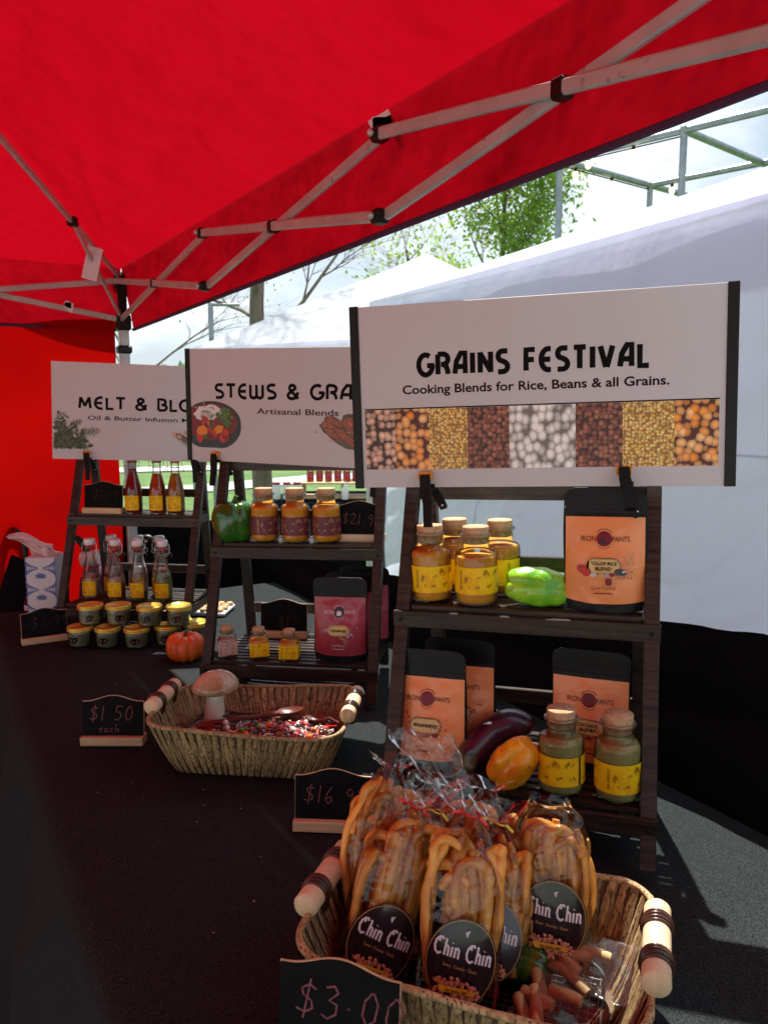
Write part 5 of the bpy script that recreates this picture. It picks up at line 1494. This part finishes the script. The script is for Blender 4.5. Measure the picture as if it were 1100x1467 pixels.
# spoons in the small basket
def spoon(label, p, q, bowl=.017, twist=0.0):
    p = SB @ Vector(p); q = SB @ Vector(q)
    t = thing('wooden_spoon', label, 'spoon', T(*p), 'dark wooden spoons in the small basket')
    d = q - p; l_ = d.length; z = d.normalized(); up = Vector((0, 0, 1)); x = z.cross(up).normalized(); y = x.cross(z)
    P = [z * (l_ * i / 10) for i in range(11)]
    obj('handle', MB().tube(P, [.0045, .0055, .0055, .0052, .0050, .0048, .0046, .0045, .0045, .0050, .006], 10), t, mt=M['redwood'])
    b = MB(); c = z * (l_ + bowl * 1.2)
    def bf(u, v):
        a = 2 * PI * u; r_ = v
        return c + z * (bowl * 1.5 * r_ * math.cos(a)) + x * (bowl * r_ * math.sin(a)) + y * (.008 * (r_ ** 2) - .003)
    b.grid(bf, 28, 7, closed_u=True)
    def bf2(u, v):
        a = 2 * PI * u; r_ = v
        return c + z * (bowl * 1.5 * r_ * math.cos(a)) + x * (bowl * r_ * math.sin(a)) + y * (.008 * (r_ ** 2) - .0055 * (1 - r_ ** 4) - .003)
    b.grid(bf2, 28, 7, closed_u=True)
    obj('bowl', b, t, mt=M['redwood'])
    return t
spoon('long dark spoon lying across the middle of the small basket', (-.118, -.012, .064), (.040, .020, .082), .018)
spoon('dark spoon lying behind the long one, its bowl to the right', (-.075, .035, .062), (.095, .022, .072), .017)
spoon('dark spoon pointing left below the mushroom', (-.005, -.030, .064), (-.085, -.026, .066), .014)
spoon('dark spoon at the front left of the small basket, partly under beads', (.02, -.055, .064), (-.080, -.050, .066), .015)

# beads and charms: a heap, plus the ones that stand out
rd = random.Random(12)
cols = [M['glaze_red'], M['glaze_orange'], M['glaze_brown'], M['glaze_brown'], M['glaze_white'], M['glaze_black'], M['glaze_pink'], M['glaze_brown'], M['glaze_black'], M['glaze_white']]
b = MB()
def heap_z(x, y): return .064 + .010 * math.exp(-((x - .07) / .07) ** 2 - ((y + .03) / .05) ** 2)
b.grid(lambda u, v: ((lambda x, y: (x, y, heap_z(x, y) - .012 + .004 * nz3((x, y, 0), 50)))(-.145 + .29 * u, -.088 + .176 * v)), 30, 20, M['glaze_black'])
for i in range(620):
    x = .050 + rd.gauss(0, .065); y = -.040 + rd.gauss(0, .030) + .2 * max(0, x - .08)
    if abs(x) > .155 or abs(y) > .095: continue
    z = heap_z(x, y) + rd.uniform(-.006, .003); m_ = rd.choice(cols); s_ = rd.uniform(.0028, .0078); k = rd.random()
    rot = Matrix.Rotation(rd.uniform(0, 6), 3, 'Z') @ Matrix.Rotation(rd.uniform(-1, 1), 3, 'X')
    if k < .5: b.ball((x, y, z), s_, m_, 7, (1, 1, rd.uniform(.6, 1.3)), rot)
    elif k < .75: b.tube([Vector((x, y, z)) + rot @ Vector((.0045 * math.cos(a), .0045 * math.sin(a), 0)) for a in [2 * PI * j / 10 for j in range(10)]], .0008, 4, rd.choice([M['silver'], M['glaze_brown'], M['silver']]), closed=True)
    else:
        d = rot @ Vector((s_ * 3.2, 0, 0)); b.tube([Vector((x, y, z)) - d, Vector((x, y, z)) + rot @ Vector((0, s_, .001)), Vector((x, y, z)) + d], s_ * .28, 5, m_)
me = b.mesh('bead_heap')
o = bpy.data.objects.new('bead_heap', me); COL.objects.link(o); o.matrix_world = T(0, 0, H) @ SB
tag(o, 'heap of tiny mixed beads, charms and key rings filling the small basket', 'beads', None, 'stuff')
def charm(name, label, x, y, build, cat='charm', dz=.004):
    p = SB @ Vector((x, y, heap_z(x, y) + dz)); t = thing(name, label, cat, T(*p), 'charms that stand out in the bead heap'); build(t)
def ringb(m_): return lambda t: obj('ring', MB().tube([(.0105 * math.cos(a), .0060 * math.sin(a), .0085 * math.sin(a)) for a in [2 * PI * i / 24 for i in range(24)]], .0013, 6, closed=True), t, mt=m_)
def pumpb(m_, s_=.0085):
    def f(t):
        obj('body', MB().lathe([(.001, -s_ * .7), (s_ * .8, -s_ * .5), (s_, 0), (s_ * .8, s_ * .6), (.001, s_ * .7)], 24, None, True, lambda p, a, tt: Vector((p.x * (1 - .12 * abs(math.sin(a * 4))), p.y * (1 - .12 * abs(math.sin(a * 4))), p.z))), t, mt=m_)
        obj('loop', MB().tube([(.002 * math.cos(a), 0, s_ * .9 + .002 * math.sin(a)) for a in [2 * PI * i / 10 for i in range(10)]], .0006, 5, closed=True), t, mt=M['silver'])
    return f
charm('silver_ring', 'bright silver ring on the right of the bead heap', .135, -.035, ringb(M['silver']), 'ring')
charm('pumpkin_charm', 'tiny orange pumpkin charm at the right end of the heap', .118, -.062, pumpb(M['glaze_orange'], .0075))
charm('pumpkin_charm', 'orange charm at the back middle of the heap beside the long spoon', .030, -.020, pumpb(M['glaze_orange'], .008))
charm('red_bead', 'round red bead at the front left of the heap', -.062, -.058, pumpb(M['glaze_red'], .0065), 'bead')
charm('red_bead', 'red bead cluster beside the spoon bowl', .092, -.008, pumpb(M['glaze_red'], .0065), 'bead')
charm('green_bead', 'bright green bead in the left half of the heap', -.020, -.040, pumpb(M['glaze_green'], .0062), 'bead')
charm('green_bead', 'bright green bead next to the orange charm', .010, -.026, pumpb(M['glaze_green'], .0055), 'bead')
charm('pink_bead', 'rose pink bead in the middle of the heap', .066, -.030, pumpb(M['glaze_pink'], .0085), 'bead')
charm('pink_bead', 'rose bead in front of the spoon bowl', .058, -.042, pumpb(M['glaze_red'], .0060), 'bead')

# ================================================================== BAGS OF FRIED DOUGH
def bag(label, base, tie, face, seed, length=.205, w_=.044, d_=.024, flare=.05, lab=True, tiecol='redribbon', nst=23, lab_z=.055, lean=0, fold=False, lr=-.16):
    base = BB @ Vector(base); tie = BB @ Vector(tie)
    ax = tie - base
    mw = frame(base, ax, Vector(face)); Lb = ax.length
    t = thing('dough_bag', label, 'bag', mw, 'cellophane bags of fried dough sticks')
    rd = random.Random(seed)
    def env(f):                                       # width factor of the bag along its axis
        if fold: return (.93 + f if f < .06 else 1 if f < .80 else 1 - .45 * ((min(f, 1) - .80) / .20) ** 2)
        if f < .06: return .93 + .07 * f / .06
        if f < .60: return 1
        if f < .97: return 1 - .76 * ((f - .60) / .37) ** 1.7
        return .22
    # dough sticks
    for i in range(nst):
        sx = rd.uniform(-.82, .82); sy = rd.uniform(-.55, .55)
        if i < 8: sx = -.84 + 1.68 * i / 7; sy = rd.uniform(-.75, -.35)
        k = rd.random(); z0 = rd.uniform(.008, .03); r_ = rd.uniform(.0046, .0068)
        top = Lb * (rd.uniform(.66, .92) if not fold else rd.uniform(.70, .90))
        P = []
        if k < .48 or i < 4:                          # nearly straight
            lx = rd.uniform(-.85, .85)
            for j in range(6):
                f = j / 5; z = z0 + (top - z0) * f; e = env(z / Lb)
                P.append(Vector(((sx + lx * math.sin(f * 2.4)) * (w_ - .008) * e, sy * (d_ - .004) * e + .002 * math.sin(f * 4 + i), z)))
        else:                                         # hooked over like a cane
            h_ = rd.choice([-1, 1]); rr = rd.uniform(.014, .022)
            for j in range(4): P.append(Vector((sx * .7 * w_, sy * d_ * .8, z0 + .03 + (top - .03 - z0) * j / 4)))
            c = Vector((sx * .7 * w_ + h_ * rr, sy * d_ * .8, top - .02))
            for j in range(6):
                a = PI - PI * 1.05 * j / 5
                P.append(c + Vector((h_ * rr * math.cos(a), .003 * j * (-1 if sy < 0 else 1) * .3, rr * .9 * math.sin(a))))
            if rd.random() < .6: P.append(P[-1] + Vector((0, 0, -.03)))
            P = [Vector((max(-w_ + .006, min(w_ - .006, p.x)), p.y, p.z)) for p in P]
        sp_ = spline(P, 3)
        obj('dough_stick', MB().tube(sp_, [r_ * (1 + .08 * math.sin(j * 1.1 + i) + .12 * rd.random()) * (.8 if j in (0, len(sp_) - 1) else 1) for j in range(len(sp_))], 9), t, mt=M['dough'])
    # film
    nfl = flare / Lb
    def ff(u, v):
        f = v * (1 + nfl); a = 2 * PI * u
        e = env(min(f, 1.0))
        if f > 1 and not fold: e = .22 + .55 * ((f - 1) / nfl) ** .8
        ca, sa = math.cos(a), math.sin(a)
        ww = (w_ + .003) * e; dd = (d_ + .003) * (e if f <= .97 else .5 * e)
        if f < .10: dd *= .35 + 6.5 * f
        x = ww * math.copysign(abs(ca) ** .75, ca); y = dd * math.copysign(abs(sa) ** .9, sa)
        cr = (.0020 + .0045 * max(0, f - .55)) ; kk = nz3((x * 1.2, y * 2, f * Lb + seed), 48) + .6 * nz3((x, y, f * Lb - seed), 110)
        pleat = .0022 * math.sin(a * 5 + seed) * max(0, min(1, (f - .6) * 3))
        return (x * (1 + (kk * cr + pleat) / max(ww, .008)) + lean * max(0, f - .97) * Lb, y + (kk * cr + pleat) * (sa if abs(sa) > .2 else .2), f * Lb + .003 * math.sin(a * 3 + seed) * (f > 1) * 2)
    obj('film', MB().grid(ff, 56, 60, closed_u=True), t, mt=M['film'])
    # tie
    if fold: Lb *= .86
    b = MB(); b.tube([(.0125 * math.cos(a), .0085 * math.sin(a), Lb * .985 + .002 * math.sin(a * 2)) for a in [2 * PI * i / 16 for i in range(16)]], .0014, 6, closed=True)
    for s_ in (-1, 1):
        b.box((s_ * .016, -.008, Lb * .985 - .004 * s_), (.011, .0010, .0032), Matrix.Rotation(.5 * s_ + .2, 3, 'Y'))
    if tiecol: obj('tie', b, t, mt=M[tiecol])
    if lab:
        ry_, rx_ = .0460, .0395
        cl_, sl_ = math.cos(lr), math.sin(lr)
        def fn(x, y, h):
            x, y = x * cl_ - y * sl_, x * sl_ + y * cl_
            return Vector((x, -(d_ + .0050) * (1 - .30 * (abs(x) / w_) ** 2.4) - h * 3, y + lab_z))
        b = MB()
        def lf(u, v):
            a = 2 * PI * u
            return fn(rx_ * v * math.cos(a), ry_ * v * math.sin(a), 0)
        b.grid(lf, 40, 6, closed_u=True)
        lb = obj('label', b, t, mt=M['labeldark'])
        pr = Print(fn)
        pr.stroke([((rx_ - .0016) * math.cos(2 * PI * i / 44), (ry_ - .0016) * math.sin(2 * PI * i / 44)) for i in range(44)], .0007, M['goldink'], True)
        pr.glyphs('Chin Chin', CURL, -.0325, .003, .0185, .0024, M['whiteink'], gap=.06, width=.065)
        pr.text('Sweet · Crunchy · Classic', 0, -.0065, .0050, M['goldink'], 0, 'c', width=.038)
        pr.ell(0, .031, .0016, .0034, M['boxpaper'], .3, 8); pr.ell(.0012, .033, .0012, .0026, M['boxpaper'], -.4, 8)
        rr_ = random.Random(3)
        for i in range(90):
            a = rr_.uniform(0, 2 * PI); q = math.sqrt(rr_.random()); x, y = .0265 * q * math.cos(a), -.0270 + .0125 * q * math.sin(a)
            if (x / rx_) ** 2 + (y / ry_) ** 2 > .93: continue
            pr.ell(x, y, .0030, .0020, M['nutdark'], rr_.uniform(0, 3), 7); pr.ell(x, y + .0003, .0025, .0016, M['nut'], rr_.uniform(0, 3), 7)
        pr.poly([(-.020, -.0245), (.019, -.0215), (.0215, -.0270), (-.017, -.0305)], M['yellowband'])
        pr.text('Net Weight: 200g', .001, -.0278, .0040, M['ink'], .02, 'c', width=.024, rot=.08)
        pr.out('lettering', lb)
    return t
CAMP = Vector((0, 0, .7))
fc = lambda p: (CAMP - (BB @ Vector(p)))
def bagw(label, wb, wt, seed, turn=0.0, **kw):
    """base and tie given in table coordinates"""
    inv = BB.inverted(); p = inv @ Vector(wb); q = inv @ Vector(wt)
    f = CAMP - Vector(wb); f.z = f.z * .35; f = Matrix.Rotation(turn, 3, 'Z') @ f
    return bag(label, p, q, f, seed, **kw)
bagw('front left bag of fried dough with dark oval label', (-.022, .860, .026), (.036, .915, .222), 1, .10, tiecol='redribbon', flare=.030, lean=.5)
bagw('front middle bag of fried dough, its film standing up tall', (.080, .818, .030), (.100, .880, .228), 2, .05, tiecol='redribbon', flare=.082, lean=-.75)
bagw('right bag of fried dough standing apart from the others', (.206, .880, .030), (.204, .932, .212), 3, -.05, tiecol=None, flare=.004, lab_z=.062, fold=True, w_=.041)
bagw('back left bag of fried dough above the front left one', (-.020, .915, .040), (.010, .985, .238), 4, .1, tiecol=None, flare=.010, lab=False)
bagw('bag of fried dough wedged between the two front bags', (.028, .890, .030), (.062, .960, .190), 5, .05, tiecol='goldribbon', flare=.022)
bagw('bag of fried dough behind the right side of the front middle bag', (.120, .858, .022), (.140, .930, .190), 6, -.1, tiecol='goldribbon', flare=.022)
bagw('back middle bag of fried dough with crumpled film', (.050, .945, .014), (.076, 1.005, .200), 7, 0, tiecol=None, flare=.010, lab=False)
bagw('back right bag of fried dough with red tie', (.112, .935, .012), (.134, .995, .200), 8, 0, tiecol=None, flare=.010, lab=False)

# small flat zip bags at the right
def zipbag(label, c, ang, tilt, seed, sx=.115, sy=.070, n_=6):
    t = thing('zip_bag', label, 'bag', T(*c) @ rz(ang) @ Matrix.Rotation(tilt, 4, 'X'), 'small zip bags of dough pieces')
    rd = random.Random(seed)
    def f(s_):
        def g(u, v):
            x = (u - .5) * sx; y = (v - .5) * sy; k = (1 - (2 * u - 1) ** 4) * (1 - (2 * v - 1) ** 4)
            b_ = math.exp(-((x + .018) / .035) ** 2)
            return (x, y, s_ * (.0115 * k * b_ + .001) + .003 * nz3((x, y, seed + s_), 40) * k)
        return g
    b = MB(); b.grid(f(1), 30, 22); b.grid(f(-1), 30, 22); obj('film', b, t, mt=M['zipfilm'])
    b = MB()
    for k in (0, 1): b.box((sx * .5 - .006 - .004 * k, 0, .0022), (.0012, sy, .0012))
    obj('zip', b, t, mt=M['zipfilm'])
    for i in range(n_):
        a = rd.uniform(-.9, .5); c0 = Vector((rd.uniform(-.035, .005), (-.5 + i / (n_ - 1)) * sy * .62, rd.uniform(-.003, .003))); l_ = rd.uniform(.016, .026)
        d = Vector((math.cos(a), math.sin(a), 0)) * l_
        obj('dough_piece', MB().tube(spline([c0 - d, c0 + Vector((0, 0, .002)), c0 + d], 4), [.0072, .0076, .0072, .0070, .0074, .0071, .0073, .0070, .0064], 9), t, mt=M['doughpiece'])
zipbag('small zip bag of dough pieces, upper one at the right of the basket', (.236, .850, .058), -.45, .45, 3)
zipbag('small zip bag of dough pieces at the front inside the basket', (.187, .790, .045), -.9, .35, 4, .09, .066, 5)
# green pepper tucked in the basket
m_ = T(.166, .872, .040) @ rz(.8) @ Matrix.Rotation(R(70), 4, 'X') @ T(0, 0, -.04)
bell('green_pepper', 'green pepper half hidden behind the right bag inside the big basket', m_, .028, .075, 4, M['pepgreen'], M['stem'], .2, 'bell pepper', .1, cone, stem=False)
# black wire tray on the basket floor
t = thing('wire_tray', 'black wire mesh tray on the floor of the big basket', 'tray', BB @ T(.02, 0, .010))
ol = rrect(.118, .078, .035, 8)
obj('frame', MB().tube([(x, y, .022) for x, y in ol], .0022, 6, closed=True), t, mt=M['blackwire'])
obj('base_plate', MB().add([(x * .97, y * .97, 0) for x, y in ol], [tuple(range(len(ol)))]), t, mt=M['black'])
wr = MB()
for i in range(-11, 12): wr.tube([(i * .0102, -.074, .003), (i * .0102, .074, .003)], .0007, 4, None, False)
for i in range(-7, 8): wr.tube([(-.114, i * .0100, .0042), (.114, i * .0100, .0042)], .0007, 4, None, False)
o = obj('mesh_wires', wr, t, mt=M['greysteel'], kind='stuff')

# ================================================================== THINGS AT THE FAR END
t = thing('tissue_box', 'tall tissue box with blue scroll pattern at the far left of the table', 'tissue box', T(-1.098, 2.560, .001) @ rz(.06))
bw, bh = .092, .212
obj('carton', MB().box((0, 0, bh / 2), (bw, bw, bh), None, None, .002), t, mt=M['boxpaper'])
pr = Print(lambda x, y, h: Vector((x, -bw / 2 - h, y)))
for sy_ in range(0, 3):
    for s_ in (-1, 1):
        for k in range(5):
            pr.stroke([(s_ * (.048 - (.006 + .0085 * k) * math.cos(R(a)) ** 2 * 1.0), .038 + sy_ * .070 + (.030 - .0052 * k) * math.sin(R(a))) for a in range(-90, 91, 15)], .0026, M['blueink'])
    for k in range(4):
        pr.stroke([((.016 - .004 * k) * math.sin(R(a)), .072 + sy_ * .070 + .020 * math.cos(R(a)) * (1 - k * .2)) for a in range(-80, 81, 20)], .0022, M['blueink'])
        pr.stroke([((.016 - .004 * k) * math.sin(R(a)), .010 + sy_ * .070 - .0 + .014 * (1 - k * .2) * -math.cos(R(a)) + .01) for a in range(-80, 81, 20)], .0022, M['blueink'])
pr.b.v = [p if 0.003 < p[2] < bh - .002 else (p[0], p[1], min(max(p[2], .003), bh - .002)) for p in pr.b.v]
pr.out('pattern', t)
def tf(u, v):
    s_ = v; a = u - .5
    c = Vector((.020 - .135 * s_, 0, bh + .012 + .026 * math.sin(s_ * 2.2) + .030 * s_ ** 1.5))
    w_ = .052 * (1 - .72 * s_)
    return c + Vector((a * .02 * (1 - s_), .010 * math.sin(a * 9 + s_ * 5), w_ * a - .010 * abs(a) * math.sin(s_ * 7)))
b = MB(); b.grid(tf, 24, 26)
b.grid(lambda u, v: (.040 * (u - .5) * 2 + .004 - .01 * v, -.012 + .022 * math.sin(u * 7) * (1 - v * .6), bh - .006 + (.046 - .022 * u) * v + .006 * math.sin(u * 11) * v), 26, 10)
b.grid(lambda u, v: (.010 + .045 * u, .010 * math.sin(v * 5), bh - .004 + .040 * v * (1 - u * .7) + .004 * math.sin(u * 8)), 14, 8)
obj('tissue', b, t, mt=M['tissue'])
# black strap loops of a folding cart
t = thing('strap_loops', 'black riveted strap loops standing behind the tissue box', 'straps', T(-1.16, 2.86, -.10))
for k, (x, y) in enumerate(((.05, 0), (.30, .02))):
    P = [Vector((x - .055, y, -.60)), Vector((x - .05, y, .10)), Vector((x - .03, y, .27)), Vector((x, y, .315)), Vector((x + .035, y, .27)), Vector((x + .075, y, .10)), Vector((x + .09, y, -.60))]
    lp_ = obj('strap_loop', MB().tube(spline(P, 5), .014, 8), t, mt=M['black'])
    for p in ((x, .305), (x - .036, .25), (x + .045, .245)): obj('rivet', MB().ball((p[0], y - .014, p[1]), .005, None, 8), lp_, mt=M['silver'])
t = thing('dark_bag', 'dark lumpy bag standing on the ground behind the table end', 'bag', T(-1.34, 2.90, -.73))
obj('bag_body', MB().lathe([(.001, 0), (.11, 0), (.13, .2), (.115, .55), (.09, .72), (.055, .80), (.03, .86), (.001, .88)], 26, None, True, lambda p, a, tt: p * (1 + .10 * nz3((p.x, p.y, p.z), 7)) + Vector((0, 0, 0))), t, mt=M['drape'])
obj('bag_handle', MB().tube(spline([Vector((-.04, 0, .80)), Vector((-.05, 0, .93)), Vector((-.02, 0, .99)), Vector((.02, 0, .93)), Vector((.03, 0, .82))], 5), .014, 8), t, mt=M['black'])
t = thing('drink_bottle', 'dark bottle with white label behind the tissue box', 'bottle', T(-1.215, 2.72, -.14))
obj('bottle_body', MB().lathe([(.001, 0), (.028, 0), (.030, .01), (.030, .16), (.014, .21), (.012, .26), (.001, .262)], 20), t, mt=M['black'])
obj('label', MB().lathe([(.0305, .10), (.0308, .15)], 20), t, mt=M['boxpaper'])
t = thing('purple_bag', 'dark purple cloth bag behind the lower shelf of the farthest rack', 'bag', T(-.99, 2.76, -.05))
obj('bag_body', MB().lathe([(.001, 0), (.09, 0), (.10, .06), (.09, .14), (.05, .18), (.001, .19)], 24, None, True, lambda p, a, tt: Vector((p.x * .8, p.y * .6, p.z)) * (1 + .08 * nz3((p.x, p.y, p.z), 9))), t, mt=M['purple'])
t = thing('paper_roll', 'pinkish paper roll lying behind the tissue box', 'roll', T(-1.04, 2.80, .15))
obj('roll', MB().tube([(-.03, 0, 0), (.03, 0, .01)], .026, 20), t, mt=M['tissue'])
# tray of cookies
t = thing('cookie_tray', 'white tray of small golden cookies behind the middle rack', 'tray', T(-.64, 2.66, .001) @ rz(-.1))
obj('tray', MB().box((0, 0, .006), (.24, .13, .012), None, None, .003), t, mt=M['plasticwhite'])
ck = MB().ball((0, 0, 0), .013, None, 10, (1, 1, .5)).mesh('cookie'); ck.materials.append(M['cookie'])
for i in range(8):
    for j in range(4):
        c = bpy.data.objects.new('cookie', ck); COL.objects.link(c); c.matrix_world = T(0, 0, H) @ T(-.64, 2.66, .001) @ rz(-.1) @ T(-.103 + i * .029 + (j % 2) * .006, -.045 + j * .030, .0175)
        tag(c, 'small golden cookie on the white tray behind the middle rack', 'cookie', 'cookies on the white tray')
# name data so that every part reads plainly
for o in bpy.data.objects:
    if o.data and hasattr(o.data, 'name') and o.type == 'MESH' and o.data.users == 1: o.data.name = o.name
